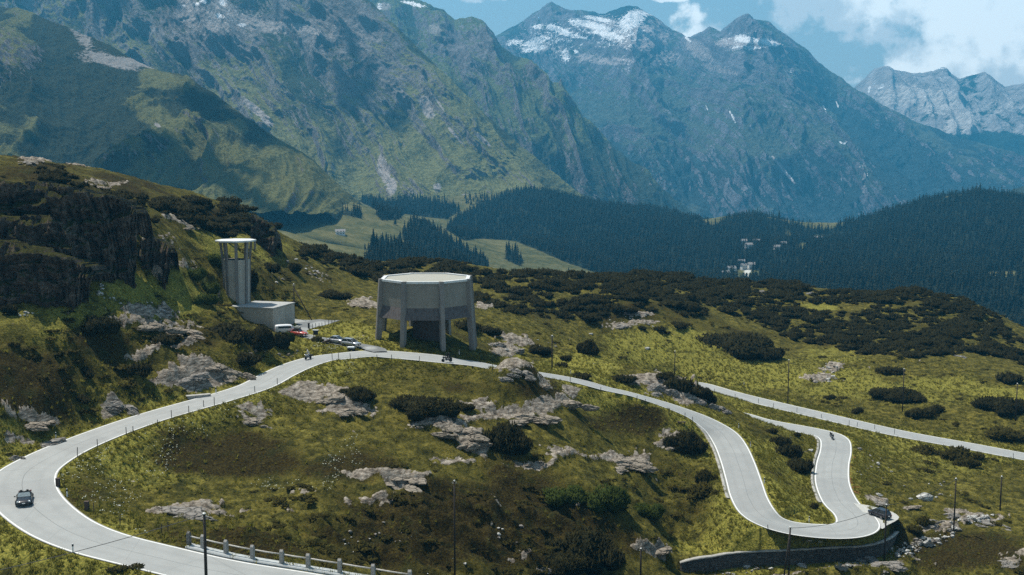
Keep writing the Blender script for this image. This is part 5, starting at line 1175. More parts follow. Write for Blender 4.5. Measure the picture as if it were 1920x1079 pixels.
OUT = [ # px, py(base), w, h, kind, label
 (345,718,115,40,'g','large grey layered rock outcrop beside the left road opposite the wild meadow'),(445,706,90,34,'p','tan rock outcrop at the roadside just right of the big grey layered one'),(400,690,70,20,'p','flat pale rock shelf above the roadside outcrops on the left'),
 (215,765,70,36,'g','dark fractured rock step on the left slope above the road'),(60,800,100,30,'p','broken pale rock ledges at the far left above the road'),(85,838,90,28,'g','heap of broken dark and pale rock beside the left bend'),(30,862,50,24,'g','single pale topped block at the left edge beside the bend'),
 (270,612,110,24,'p','pale sloping rock slab below the green scree slope at left'),(330,622,80,18,'p','rock ledge left of the big dark bush near the tower'),(290,512,34,58,'p','sunlit tan rock face behind the dark buttress at left'),
 (600,756,110,28,'p','smooth pale rock shelf with grass cracks inside the bend nearest the road'),(655,775,80,22,'p','pale rock slab at the right end of the shelf inside the bend'),(470,792,70,24,'p','low rounded pale rock near the inner verge of the bend'),
 (845,812,110,34,'p','long curved whaleback of pale rock left of the dark round bush'),(885,838,80,30,'p','fissured pale rock hump sloping down beside the dark round bush'),(790,802,50,14,'p','thin pale rock strip left of the whaleback'),
 (985,790,170,36,'p','wide stepped pale rock ledge at the foot of the grassy knoll'),(1065,760,90,28,'p','pale rock shoulder at the right side of the grassy knoll'),(968,700,56,26,'g','pale bare rock crowning the grassy knoll that hides the road'),(945,712,40,20,'g','pale boulder like rock on the left crest of the grassy knoll'),(1018,728,34,18,'p','small pale rock patch on the right flank of the knoll'),
 (1165,872,160,30,'p','long smooth pale whaleback rock in the middle of the lower meadow'),(1258,842,46,20,'p','small pointed rock right of the whaleback near the road arm'),(740,898,110,14,'p','low pale rock rib running through the heath'),(350,968,120,22,'g','grey streaked rock patch on the heath above the railing'),(985,875,60,20,'p','pale rock streaks below the dark round bush'),
 (1235,735,90,52,'g','big tilted grey rock slab leaning on the roadside knoll'),(1310,758,60,28,'g','rounded grey rock lower on the roadside knoll'),(1340,768,44,22,'g','pale broken rock at the lower end of the roadside knoll'),
 (925,650,50,26,'g','dark overhanging rock at the ravine right of the octagonal building'),(968,662,40,24,'g','pale slabs tumbled in the ravine right of the octagonal building'),
 (1745,985,80,34,'g','pale jutting rock ledge above the stream boulders'),(1790,970,60,22,'g','dark and pale blocks behind the stream boulders'),(1850,985,80,18,'g','flat pale slabs on the bank at the right'),(1010,1070,70,20,'g','dark low rock near the bottom middle'),(1230,1040,80,20,'p','tan rock patch beside the short bottom pole'),(1660,1065,100,22,'g','pale slab ledges at the bottom edge below the stream'),(1895,1062,70,26,'g','rock at the lower right corner among the heath'),
 (45,306,40,10,'g','white topped rock on the far left skyline'),(185,352,60,12,'p','rocks on the crest of the left hill'),(345,430,40,10,'p','pale ledge on the ridge behind the cliffs'),(1195,588,50,12,'g','white rocks on the plateau beyond the meadow'),(1165,612,60,12,'g','pale rock pavement on the plateau right of the octagonal building'),(660,575,50,10,'p','pale rock streak left of the octagonal building'),(1430,549,30,12,'g','bright rock on the plateau skyline near the village'),(1516,552,26,10,'g','bright rock on the plateau skyline right of the village'),(1310,537,20,10,'g','bright rock on the plateau skyline left of the village'),(1165,874,40,8,'p','thin slab below the whaleback rock'),
 (1790,668,40,7,'g','long thin white slab on the right hand plateau'),(1640,945,60,10,'g','flat pale stone shelf just behind the hairpin layby'),(1705,955,70,10,'p','flat pale stone shelf leading to the stream boulders')]
for k, (px, py, w_, h_, kd, lb) in enumerate(OUT):
    put_rock(px, py, w_*.9, h_*.7, OUTM[kd, k % 5], lb, 'rock', None, sink=1.05, name='rock_outcrop', tilt=.12)
def scatter_rocks(n, ells, wlo, whi, kinds, label, group, hk=.55):
    for _ in range(n):
        e = rnd.choices(ells, weights=[q[2]*q[3] for q in ells])[0]; a = math.radians(e[4]) if len(e) > 4 else 0
        while True:
            u, v = rnd.gauss(0, .5), rnd.gauss(0, .5)
            if u*u+v*v < 1: break
        px = e[0] + u*e[2]*math.cos(a) - v*e[3]*math.sin(a); py = e[1] + u*e[2]*math.sin(a) + v*e[3]*math.cos(a)
        b = px_pos(px, min(py, 1100));
        if Gq(edge, b.x, b.y) < .8: continue
        w_ = wlo*(whi/wlo)**(rnd.random()**2)
        put_rock(px, min(py, 1100), w_, w_*hk*rnd.uniform(.7, 1.2), ROCKM[rnd.choice(kinds), rnd.randrange(6)], label, 'boulder', group, sink=.15, tilt=.3)
scatter_rocks(235, [(1715,1024,40,14,-25),(1700,1032,50,14,-25),(1650,1040,40,10,-20),(1760,1010,45,14,-20),(1600,1055,50,8,-12),(1500,1060,60,7,-5),(1440,1066,60,7,-4),(1370,1078,40,5,-4),(1830,975,50,10,-5)], 4, 17, 'wwg', 'pale angular boulder lying in the stream bed below the hairpin', 'boulders in the stream bed')
scatter_rocks(26, [(1560,690,24,10),(1540,712,34,7)], 4, 12, 'wg', 'pale stone in the small heap on the plateau meadow near the tall pole', 'stones on the plateau meadow')
scatter_rocks(40, [(1640,880,60,30),(1600,840,30,16),(1750,920,90,20)], 3.5, 11, 'wg', 'pale stone on the slope right of the shorter road arm', 'stones on the right hand slope')
scatter_rocks(34, [(190,545,8,14),(205,560,26,5,25),(215,570,10,6),(50,590,26,5),(290,575,30,6,25),(235,572,8,4)], 4, 15, 'w', 'white stone fallen on the green scree below the cliffs', 'stones below the cliffs')
scatter_rocks(26, [(590,510,24,8,30),(545,490,14,6),(520,520,14,12,50),(600,560,10,10)], 3.5, 11, 'wg', 'pale stone on the slope behind the concrete tower', 'stones behind the tower')
scatter_rocks(40, [(720,1000,90,40),(950,1010,90,30),(860,1055,60,10),(650,1030,50,20),(1120,1020,60,30)], 3.5, 13, 'wg', 'pale stone in the rough heath at the bottom centre', 'stones in the rough heath')
scatter_rocks(24, [(560,660,30,6,-10),(540,668,24,8),(480,660,30,10),(610,660,14,5)], 4, 14, 'gp', 'brownish stone on the bank above the road near the junction', 'stones on the road bank')
scatter_rocks(26, [(1480,830,50,20),(1000,640,30,16),(945,660,14,14),(1040,650,20,6),(1200,600,60,20),(1000,555,50,8)], 3.5, 11, 'wg', 'scattered pale stone on the plateau grass', 'stones on the plateau grass')
for px, py, w_, lb in ((1735,938,36,'large white lens shaped boulder on the grass right of the layby'),(1648,930,14,'white stone on the slope above the layby'),(1520,847,16,'pale flat stone beside the right road arm wall'),(224,950,10,'white stone on the heath inside the left bend'),(1517,1017,14,'pale stone between the lower hairpin and its wall'),(1537,1018,9,'little stone right of the pale one below the hairpin'),(1213,655,14,'white stone below the plateau beside the ravine pole'),(1108,628,10,'grey block above the round dark bush'),(1230,955,8,'white stone in the lower meadow near the road arm'),(1400,1066,20,'pale stone at the left stream bank'),(1505,1064,24,'pale round stone on the stream bank by the braced pole')):
    put_rock(px, py, w_, w_*.45, ROCKM['w', rnd.randrange(6)], lb, 'boulder', None, sink=.1)

# ================================================================== STREAM POOLS
wm = NT('stream_water'); wm.base((.02,.026,.028)); wm.b.inputs['Roughness'].default_value = .08; wm.b.inputs['Specular IOR Level'].default_value = .6; wm.bump(wm.noise(2.5, 3, .6), .25, .05)
for px, py, rx_, ry_ in ((1738,1024,1.1,1.5),(1577,1066,.9,1.8)):
    b = px_pos(px, py); n = 18; vs = [(math.cos(2*math.pi*k/n)*rx_*(1+.25*math.sin(k*2.3)), math.sin(2*math.pi*k/n)*ry_*(1+.2*math.cos(k*3.1)), 0) for k in range(n)]
    zmx = max(float(Hq(b.x+v[0]*.8, b.y+v[1]*.8)) for v in vs); o = link('stream_water', vs, [tuple(range(n))], wm.m); o.location = (b.x, b.y, (zmx+b.z)/2+.08); tag(o, kind='structure')

# ================================================================== SHRUBS
def foliage(name, lo, mid, hi, sc=1.2, tr=0):
    t = NT(name); o = t.n('ShaderNodeObjectInfo'); a = t.noise(sc, 5, .7); b = t.noise(sc*7, 3, .6)
    k = t.ramp(t.math('ADD', t.math('MULTIPLY', a, .55), t.math('MULTIPLY', b, .45)), [(.34, lo), (.5, mid), (.66, hi)])
    k = t.mix(t.math('MULTIPLY', o.outputs['Random'], .35), k, tuple(x*.6 for x in mid))
    t.base(k); t.b.inputs['Roughness'].default_value = .75; t.b.inputs['Specular IOR Level'].default_value = .03
    if tr:
        q = t.n('ShaderNodeBsdfTranslucent'); t.l(k, q.inputs['Color']); x = t.n('ShaderNodeMixShader'); x.inputs[0].default_value = tr; t.l(t.b.outputs[0], x.inputs[1]); t.l(q.outputs[0], x.inputs[2]); t.l(x.outputs[0], t.out.inputs['Surface'])
    return t.m
M_pine = foliage('dwarf_pine_needles', (.006,.0065,.003), (.017,.017,.006), (.068,.060,.018), 1.2, .15)
M_leafy = foliage('leafy_shrub', (.02,.03,.008), (.05,.07,.014), (.10,.12,.025), 1.2, .35)
M_heath = foliage('heath_shrub', (.012,.012,.004), (.034,.031,.007), (.085,.070,.015), .35, .2)
def shrub_np(seed, n, core=True, sh=.20, up=.75, lumps=5):
    "dome of upturned needle shoots over a lumpy dark core; unit radius"
    r_ = np.random.RandomState(seed); V = []; Ft = []; base = 0
    lc = np.c_[r_.uniform(-.78, .78, lumps), r_.uniform(-.6, .6, lumps), r_.uniform(.05, .38, lumps)]; lr = r_.uniform(.22, .50, lumps)
    lc[0] = (r_.uniform(-.2, .2), 0, .28); lr[0] = .56
    th = r_.uniform(0, 2*np.pi, n); ph = np.arccos(r_.uniform(-.15, 1, n)); d = np.c_[np.cos(th)*np.sin(ph), np.sin(th)*np.sin(ph), np.cos(ph)]
    w_ = r_.randint(0, lumps, n); p = lc[w_] + d*lr[w_][:, None]*r_.uniform(.78, 1.02, (n, 1)); p[:, 2] = np.maximum(p[:, 2], -.05)
    ax = d*(1-up) + np.array([0, 0, up]) + r_.normal(0, .22, (n, 3)); ax /= np.linalg.norm(ax, axis=1)[:, None]
    L_ = sh*r_.uniform(.6, 1.4, n); wd_ = L_*r_.uniform(.22, .38, n)
    a = np.cross(ax, r_.normal(0, 1, (n, 3))); a /= np.linalg.norm(a, axis=1)[:, None]; b = np.cross(ax, a)
    pts = [p + wd_[:, None]*(a*math.cos(k)+b*math.sin(k)) for k in (0, 2.1, 4.2)]; tip = p + ax*L_[:, None]
    V = np.stack(pts+[tip], 1).reshape(-1, 3); i = np.arange(n)*4
    Ft = np.concatenate([np.stack([i, i+1, i+3], 1), np.stack([i+1, i+2, i+3], 1), np.stack([i+2, i, i+3], 1)])
    if core:
        for c_, q in zip(lc, lr):
            bm = bmesh.new(); bmesh.ops.create_icosphere(bm, subdivisions=2, radius=1)
            cv = np.array([v.co[:] for v in bm.verts]); cf = np.array([[v.index for v in f.verts] for f in bm.faces]); bm.free()
            cv = c_ + cv*q*(.84+.12*fbm(cv[:, 0]*3+seed, cv[:, 1]*3+cv[:, 2]*2, 2, 3))[:, None]; cv[:, 2] = np.maximum(cv[:, 2], -.12)
            Ft = np.vstack([Ft, cf+len(V)]); V = np.vstack([V, cv])
    V = V*np.array([1, 1, 1/.96]); return V, Ft
def mk_shrub(name, seed, n, mat, **k):
    V, Ft = shrub_np(seed, n, **k); o = np_mesh(name, V, Ft, mat, False); C.objects.unlink(o); me = o.data; bpy.data.objects.remove(o); return me
BIG = [mk_shrub('dwarf_pine', 300+i, 2600, M_pine, sh=.10, lumps=14) for i in range(3)]
MED = [mk_shrub('dwarf_pine', 310+i, 900, M_pine, sh=.17, lumps=10) for i in range(5)]
SML = [mk_shrub('dwarf_pine', 320+i, 260, M_pine, sh=.3, lumps=4) for i in range(4)]
LEAF = [mk_shrub('leafy_shrub', 330+i, 1300, M_leafy, sh=.13, up=.35, lumps=8) for i in range(2)]
HEA = [mk_shrub('heath_shrub', 340+i, 420, M_heath, sh=.2, up=.6, lumps=6) for i in range(3)]
def put_shrub(px, py, wpx, hpx, pool, label, group=None, name='dwarf_pine', depth=None):
    b = px_pos(px, min(py, 1120)); s = scale_at(b); w_ = wpx/s/2; dp = depth or w_*rnd.uniform(.75, 1.0)
    h_ = max(.45, (hpx/s - .2*dp*2*.3))*.84
    o = bpy.data.objects.new(name, rnd.choice(pool)); C.objects.link(o)
    o.scale = (w_, dp, h_); o.rotation_euler = (0, 0, rnd.uniform(-.4, .4)); cx_, cy_ = b.x, b.y + dp*.8
    o.location = (cx_, cy_, min(float(Hq(cx_, cy_)), b.z+.6) - .1)
    return tag(o, label, 'shrub', group)
NAMED = [
 (418,638,128,58,BIG,'very large dark dwarf pine mass in front of the tower block'),(478,660,70,58,BIG,'tall dark dwarf pine right of the large mass, above the roadside stones'),(450,690,70,30,MED,'low dark dwarf pine under the large mass near the tower'),(165,632,80,44,BIG,'rounded dark dwarf pine alone on the left slope below the cliffs'),(298,644,62,30,MED,'flat dark dwarf pine left of the large mass near the tower'),
 (256,704,52,34,MED,'small dark dwarf pine on the left slope above the grey outcrop'),(160,708,32,22,SML,'tiny dark shrub on the left slope below the rounded pine'),(13,596,28,24,SML,'dark round shrub at the left edge under the cliff'),(20,655,22,14,SML,'small shrub at the left edge of the slope'),(152,762,34,18,SML,'small dark shrub on the slope above the left bend'),
 (668,758,80,36,BIG,'dark dwarf pine on the pale rock shelf inside the bend'),(787,792,132,52,BIG,'wide flat dark dwarf pine mound inside the bend behind the whaleback rock'),(865,772,48,18,MED,'narrow dark pine trailing right from the wide flat mound'),(946,860,118,80,BIG,'tall dark egg shaped pine bush at the right of the whaleback rock'),
 (1290,858,92,60,BIG,'dark pine bush beside the outer wall of the long road arm'),(1105,668,46,40,BIG,'isolated round black pine bush on the bright plateau meadow'),(1388,676,176,60,BIG,'long dark pine thicket on the plateau above the straight road'),(1440,680,70,34,MED,'dark pine at the right end of the long thicket'),
 (1172,722,58,18,MED,'low dark pine strip left of the tilted slab knoll'),(1090,712,46,16,MED,'low dark pine beyond the road right of the knoll crest'),(1010,668,50,24,MED,'dark pine on the ravine bank right of the octagonal building'),(1055,690,30,14,SML,'small pine by the foot of the ravine pole'),(1062,680,24,14,SML,'twin topped little pine right of the ravine pole'),
 (1275,735,64,36,MED,'dark pine draped over the crest of the tilted slab knoll'),(1312,752,52,34,MED,'dark pine on the right flank of the tilted slab knoll'),(1245,716,48,16,MED,'dark pine at the very top of the tilted slab knoll'),(1336,760,26,24,SML,'last dark pine at the lower end of the tilted slab knoll'),
 (1675,704,56,20,MED,'flat dark pine near the pole above the straight road'),(1702,758,110,36,BIG,'broad dark pine group beside the pole on the lower meadow'),(1662,748,44,18,MED,'dark pine left of the broad group on the lower meadow'),(1730,786,60,24,MED,'dark pine below the broad group on the lower meadow'),(1760,778,44,18,SML,'small dark pine right of the broad group on the lower meadow'),(1612,777,28,14,SML,'small solitary dark pine on the grass above the straight road'),
 (1895,785,100,44,BIG,'dark pine thicket at the right edge above the straight road'),(1900,722,60,30,MED,'dark pine at the right edge higher on the meadow'),(1885,835,90,34,HEA,'dull green heath mound at the right edge above the road'),(1560,750,30,10,SML,'flat heath shrub left of the solitary small pine'),
 (1098,1084,178,104,BIG,'big spiky dark pine bush at the bottom centre edge'),(1050,1090,90,50,BIG,'lower left shoulder bush beside the spiky bottom pine'),(1140,965,92,66,LEAF,'leafy green shrub in the rough ground above the spiky bottom pine'),(1055,955,80,40,LEAF,'leafy green shrub left of the other leafy shrub in the rough ground'),(1215,975,60,34,LEAF,'low leafy shrub near the road arm foot'),(225,1082,60,14,SML,'small dark shrub at the bottom left corner below the road'),
 (1478,862,56,34,MED,'dark shrub on the strip between the road arms'),(1500,890,52,38,MED,'dark shrub low on the strip between the road arms'),(1462,838,46,24,MED,'upper dark shrub on the strip between the road arms'),(1496,822,22,12,SML,'little shrub on the strip close to the upper curve'),(1450,815,30,14,SML,'little dark shrub at the top of the strip between the arms'),
 (1528,955,26,14,SML,'tiny dark shrub at the inner verge of the right arm'),(1735,992,40,22,HEA,'green heath shrub beside the stream boulders'),(1712,1004,40,20,HEA,'low green shrub behind the end of the retaining wall'),(1805,868,90,36,HEA,'wide dull green heath mound on the right slope'),(1740,855,70,22,HEA,'dull green heath patch left of the wide mound'),(1822,880,50,26,HEA,'heath knot below the wide mound'),
 (1322,908,50,34,HEA,'green heath at the foot of the outer road wall'),(1320,935,70,34,HEA,'green heath lower at the foot of the outer road wall'),(870,620,60,26,MED,'dark pine behind the right legs of the octagonal building'),(915,630,50,24,MED,'dark pine right of the octagonal building at the ravine head'),(620,562,70,26,MED,'dark pine patch on the meadow behind the car park'),(592,642,34,16,HEA,'shrub mound between the parking road and the main road'),(520,655,40,36,MED,'dark shrub at the right end of the tower thicket'),(540,640,24,28,LEAF,'green shrub hiding the white van'),
 (470,545,30,50,MED,'dark conifer bush against the right side of the tower shaft'),(500,505,40,26,MED,'dark pine above and right of the tower'),(545,510,36,22,MED,'dark pine farther right above the tower'),(385,548,44,30,LEAF,'leafy shrub left of the tower shaft'),(355,520,50,30,LEAF,'leafy shrub upslope left of the tower'),(405,505,46,34,LEAF,'leafy shrub on the slope level with the tower top'),(380,575,50,30,LEAF,'leafy shrub below the other leafy ones left of the tower'),(285,418,20,12,SML,'single small dark bush on the ridge behind the cliffs')]
for px, py, w_, h_, pool, lb in NAMED:
    nm = 'leafy_shrub' if pool is LEAF else ('heath_shrub' if pool is HEA else 'dwarf_pine'); put_shrub(px, py, w_, h_, pool, lb, None, nm)
# plateau pine cover
def cand(n, poly_list, seed, ymin=90, ymax=640):
    r_ = np.random.RandomState(seed); u = r_.uniform(-.6, .6, n); y = np.sqrt(r_.uniform(ymin**2, ymax**2, n)); x = u*y
    z = Hq(x, y); qx, qy = project(np.stack([x, y, z], -1)); m = np.zeros(n, bool)
    for p in poly_list: m |= inside(qx, qy, p)
    return x[m], y[m], z[m], qx[m], qy[m]
PINES = [[(1330,528),(1440,528),(1545,546),(1600,551),(1690,543),(1800,556),(1860,585),(1925,650),(1925,690),(1870,670),(1800,664),(1700,668),(1600,664),(1560,650),(1490,640),(1400,600),(1340,585)],
 [(880,520),(930,512),(1100,516),(1280,514),(1335,528),(1340,585),(1290,600),(1240,592),(1180,575),(1060,600),(960,590),(900,570),(890,545)],
 [(540,462),(640,478),(700,496),(760,490),(840,488),(900,508),(930,515),(890,540),(700,530),(620,500),(560,485)],
 [(240,374),(330,376),(430,383),(475,404),(505,426),(522,458),(500,455),(470,430),(420,446),(360,430),(330,410),(270,392)],[(-40,400),(60,400),(150,440),(182,500),(130,480),(60,446),(-40,444)],[(90,335),(180,360),(255,392),(258,410),(190,384),(90,356)],[(62,306),(110,322),(160,345),(225,365),(252,385),(200,372),(150,368),(110,350),(70,328)],
 [(1560,590),(1660,600),(1640,640),(1580,655),(1520,640)],[(1060,588),(1180,580),(1270,610),(1300,630),(1250,628),(1120,610)]]
HOLES = [(1570,578,60,9),(1190,590,40,7),(1165,606,50,9),(1200,570,40,6),(1430,547,10,5),(1516,550,12,5)]
x, y, z, qx, qy = cand(60000, PINES, 5)
nzp = fbm(x/17, y/17, 4, 61, .6); keepm = nzp > -.15 - .25*sst(330, 430, y) - .4*(x/y < -.24)
for e in HOLES: keepm &= ((qx-e[0])/e[2])**2+((qy-e[1])/e[3])**2 > 1
x, y, z = x[keepm], y[keepm], z[keepm]
r_ = np.random.RandomState(9); order = r_.permutation(len(x)); cell = {}; sel_ = []
for i in order:
    k = (int(x[i]/2.2), int(y[i]/2.2))
    if k not in cell: cell[k] = 1; sel_.append(i)
sel_ = np.array(sel_); x, y, z = x[sel_], y[sel_], z[sel_]
rad = np.clip(r_.gamma(3, .6, len(x)), .6, 4.6); big = np.argsort(-(rad/y))
print('plateau pines', len(x))
indiv = big[:230]; rest = big[230:]
for i in indiv:
    o = bpy.data.objects.new('dwarf_pine', rnd.choice(MED)); C.objects.link(o); s = rad[i]
    o.location = (x[i], y[i], z[i]-.15); o.scale = (s, s*rnd.uniform(.8, 1.1), s*rnd.uniform(.4, .7)); o.rotation_euler = (0, 0, rnd.uniform(0, 6))
    left = x[i]/y[i] < -.03
    tag(o, 'dark dwarf pine in the dense cover on the crest behind the tower and octagonal building' if left else 'dark dwarf pine in the dense cover on the plateau right of the octagonal building', 'shrub', 'dwarf pines on the left crest' if left else 'dwarf pines on the right plateau')
def merged(name, protos, x, y, z, sx, sz, rz, mat, kind='stuff', tilt=0):
    Vs = []; Fs = []; b = 0
    pi = np.random.RandomState(3).randint(0, len(protos), len(x))
    for k, (V, Ft) in enumerate(protos):
        m = np.nonzero(pi == k)[0]
        if len(m) == 0: continue
        c_, s_ = np.cos(rz[m])[:, None], np.sin(rz[m])[:, None]
        W = np.stack([(V[:, 0]*c_-V[:, 1]*s_)*sx[m][:, None]+x[m][:, None], (V[:, 0]*s_+V[:, 1]*c_)*sx[m][:, None]+y[m][:, None], V[:, 2]*sz[m][:, None]+z[m][:, None]], -1)
        f = Ft[None]+(np.arange(len(m))*len(V))[:, None, None]+b
        Vs.append(W.reshape(-1, 3)); Fs.append(f.reshape(-1, Ft.shape[1])); b += len(m)*len(V)
    return tag(np_mesh(name, np.vstack(Vs), np.vstack(Fs), mat, False), kind=kind)
lowp = [shrub_np(350+i, 110, core=True, sh=.34, lumps=3) for i in range(4)]
def lowcore(i):
    V, Ft = shrub_np(360+i, 130, core=False, sh=.34, lumps=4); return V, Ft
merged('dwarf_pine_cover', lowp, x[rest], y[rest], z[rest]-.1, rad[rest], rad[rest]*r_.uniform(.35, .7, len(rest)), r_.uniform(0, 6.28, len(rest)), M_pine)
# heath and juniper hummocks over the rough ground
hx_, hy_, hz_, hqx, hqy = cand(52000, [[(-60,560),(560,600),(560,700),(250,770),(-60,880)],[(230,1075),(300,960),(560,900),(820,840),(1080,830),(1330,860),(1360,1000),(1300,1079),(900,1130),(300,1130)],[(1640,830),(1930,870),(1930,1110),(1420,1110),(1500,1050),(1690,1030)],[(560,500),(1930,560),(1930,840),(1320,710),(900,640),(640,600)],[(250,400),(560,470),(560,600),(300,600)],[(-60,300),(220,370),(260,500),(-60,520)]], 15)
m_ = (Gq(rock, hx_, hy_) < .35) & (Gq(edge, hx_, hy_) > 2.0) & (Gq(yd, hx_, hy_) > 1.5)
dn = fbm(hx_/11, hy_/11, 3, 66) + Gq(lower, hx_, hy_)*.6; m_ &= dn > np.random.RandomState(4).uniform(.05, .6, len(hx_))
hx_, hy_, hz_ = hx_[m_], hy_[m_], hz_[m_]; print('heath', len(hx_))
r_ = np.random.RandomState(19); hs = r_.gamma(3, .3, len(hx_)).clip(.3, 2.4)
merged('heath_cover', [lowcore(i) for i in range(4)], hx_, hy_, hz_-.05, hs, hs*r_.uniform(.18, .4, len(hx_)), r_.uniform(0, 6.28, len(hx_)), M_heath)
# grass tussocks and white flowers along the verges
def tuft(seed, n=14):
    r2 = np.random.RandomState(seed); th = r2.uniform(0, 6.28, n); p = np.c_[np.cos(th), np.sin(th), 0*th]*r2.uniform(0, .5, n)[:, None]
    d = np.c_[np.cos(th)*.45, np.sin(th)*.45, np.ones(n)]*r2.uniform(.5, 1.1, n)[:, None]; s = np.c_[-np.sin(th), np.cos(th), 0*th]*.11
    V = np.stack([p-s, p+s, p+d], 1).reshape(-1, 3); return V, np.arange(3*n).reshape(-1, 3)
M_gr = foliage('verge_grass', (.08,.08,.014), (.19,.18,.032), (.34,.29,.07), .5, .5)
gx_, gy_, gz_, gqx, gqy = cand(230000, [[(-80,640),(640,560),(1700,620),(2000,800),(2000,1120),(-80,1130)]], 25, 90, 330)
m_ = (Gq(edge, gx_, gy_) > .45) & (Gq(rock, gx_, gy_) < .4) & (Gq(yd, gx_, gy_) > .3) & ~Gq(yin, gx_, gy_)
pr = (np.exp(-Gq(edge, gx_, gy_).clip(0, 60)/5)*.9 + Gq(lush, gx_, gy_)*.30 + .05)*(1-.85*Gq(dry, gx_, gy_)); m_ &= np.random.RandomState(6).uniform(0, 1, len(gx_)) < pr
gx_, gy_, gz_ = gx_[m_], gy_[m_], gz_[m_]; print('grass', len(gx_)); r_ = np.random.RandomState(29); gs = r_.uniform(.25, .62, len(gx_))
merged('grass', [tuft(i) for i in range(4)], gx_, gy_, gz_-.03, gs, gs*1.0, r_.uniform(0, 6.28, len(gx_)), M_gr)
fx_, fy_, fz_, fqx, fqy = cand(120000, [[(95,915),(150,870),(300,800),(480,735),(520,730),(420,800),(300,900),(230,980),(160,960)],[(170,970),(300,1010),(310,1030),(230,1000)],[(440,900),(640,880),(640,925),(500,930)],[(640,830),(680,820),(680,880),(600,880)],[(600,640),(700,630),(700,700),(520,720)]], 35, 90, 260)
m_ = (Gq(edge, fx_, fy_) > .5) & (fbm(fx_/4, fy_/4, 2, 71) > np.random.RandomState(2).uniform(-.15, .75, len(fx_))); fx_, fy_, fz_ = fx_[m_], fy_[m_], fz_[m_]; print('flowers', len(fx_))
def flower():
    V = [(0,0,0),(.3,0,1),(-.15,.26,1),(-.15,-.26,1),(.5,.5,1.1),(-.5,.5,1.1),(-.5,-.5,1.1),(.5,-.5,1.1),(0,0,1.35)]; return np.array(V), np.array([(4,5,8),(5,6,8),(6,7,8),(7,4,8),(4,6,5),(4,7,6)])
M_fl = simple('white_petals', (.55,.55,.42), .8, 0, .2, 1, local=False); r_ = np.random.RandomState(39)
merged('wildflowers', [flower()], fx_, fy_, fz_+.12, r_.uniform(.09, .2, len(fx_)), r_.uniform(.2, .5, len(fx_)), r_.uniform(0, 6.28, len(fx_)), M_fl)

# ================================================================== SPRUCES
M_spr = foliage('spruce_needles', (.003,.005,.003), (.011,.015,.008), (.046,.050,.026), .03)
M_bark = simple('spruce_bark', (.06,.045,.035), .9)
def spruce(seed, layers=9, n=9):
    r2 = np.random.RandomState(seed); V = []; Ft = []
    for l in range(layers):
        t_ = l/layers; z1 = .10+.86*t_; z2 = min(1.0, z1+.22*(1-.5*t_)); rr = .19*(1-t_)**.8+.012
        a0 = r2.uniform(0, 6.28); b = len(V); V.append((r2.normal(0, .006), r2.normal(0, .006), z2))
        for k in range(n):
            a = a0+2*math.pi*(k+r2.uniform(-.3, .3))/n; q = rr*r2.uniform(.65, 1.2)*(1 if k % 2 else .55); V.append((q*math.cos(a), q*math.sin(a), z1-rr*r2.uniform(0, .35)*(1 if k % 2 else -.3)))
        for k in range(n): Ft.append((b, b+1+k, b+1+(k+1) % n))
    return np.array(V), np.array(Ft)
sprs = [spruce(400+i, 10, 10) for i in range(4)]; lows = [spruce(410+i, 5, 7) for i in range(5)]
spm = []
for V, Ft in sprs:
    o = np_mesh('crown', V, Ft, M_spr, False); spm.append(o.data); C.objects.unlink(o); bpy.data.objects.remove(o)
r_ = np.random.RandomState(77); N = 170000
u = r_.uniform(-.58, .58, N); yy = np.sqrt(r_.uniform(650**2, 3200**2, N)); xx = u*yy; zz = vq(VGZ, xx, yy)
sx_, sy_ = project(np.stack([xx, yy, zz], -1)); inw = np.zeros(N, bool); wi = np.full(N, -1)
for k, q in enumerate(WOODS):
    m_ = inside(sx_, sy_, q); inw |= m_; wi[m_ & (wi < 0)] = k
for q in GLADES: inw &= ~inside(sx_, sy_, q)
# hidden slopes beyond the wooded crest also carry forest so the crest keeps its depth
inw |= (yy > 2350) & (xx > -100) & (wi < 0) & (sy_ > 370) & (r_.uniform(0, 1, N) < .6)
inw &= fbm(xx/50, yy/50, 3, 81, .6) > -.33
xx, yy, zz, wi, sx_, sy_ = xx[inw], yy[inw], zz[inw], wi[inw], sx_[inw], sy_[inw]
cell = {}; sel_ = []
for i in range(len(xx)):
    cs = 5.6; k = (int(xx[i]/cs), int(yy[i]/cs))
    if k not in cell: cell[k] = 1; sel_.append(i)
sel_ = np.array(sel_); xx, yy, zz, wi, sx_, sy_ = xx[sel_], yy[sel_], zz[sel_], wi[sel_], sx_[sel_], sy_[sel_]
ht_ = np.clip(r_.normal(13.5, 3.5, len(xx))*(1+.45*fbm(xx/70, yy/70, 3, 83)), 4, 25); print('spruces', len(xx))
size = ht_/yy; near_edge = np.zeros(len(xx))
pri = size + np.isin(wi, (1, 3, 4, 5, 6))*.006 + (sy_ < 480)*.0
vis = (sy_ < 560)
od = np.argsort(-np.where(vis, pri, 0)); ind = od[:270]; rs_ = od[270:]
GN = {0: ('dark spruce on the edge of the big wooded hill in the valley', 'spruces of the wooded hill'), 1: ('dark spruce of the grove on the pale meadow behind the octagonal building', 'spruces of the meadow grove'), 2: ('dark spruce of the belt along the foot of the left mountain', 'spruces at the mountain foot'), 3: ('dark spruce of the small clump under the mountain foot belt', 'spruces of the small upper clump'), 4: ('dark spruce of the tiny clump alone on the green clearing', 'spruces of the clearing clump'), 5: ('dark spruce of the loose row on the upper meadow', 'spruces of the upper meadow row'), 6: ('dark spruce of the sparse group at the left end of the upper meadow', 'spruces of the left meadow group')}
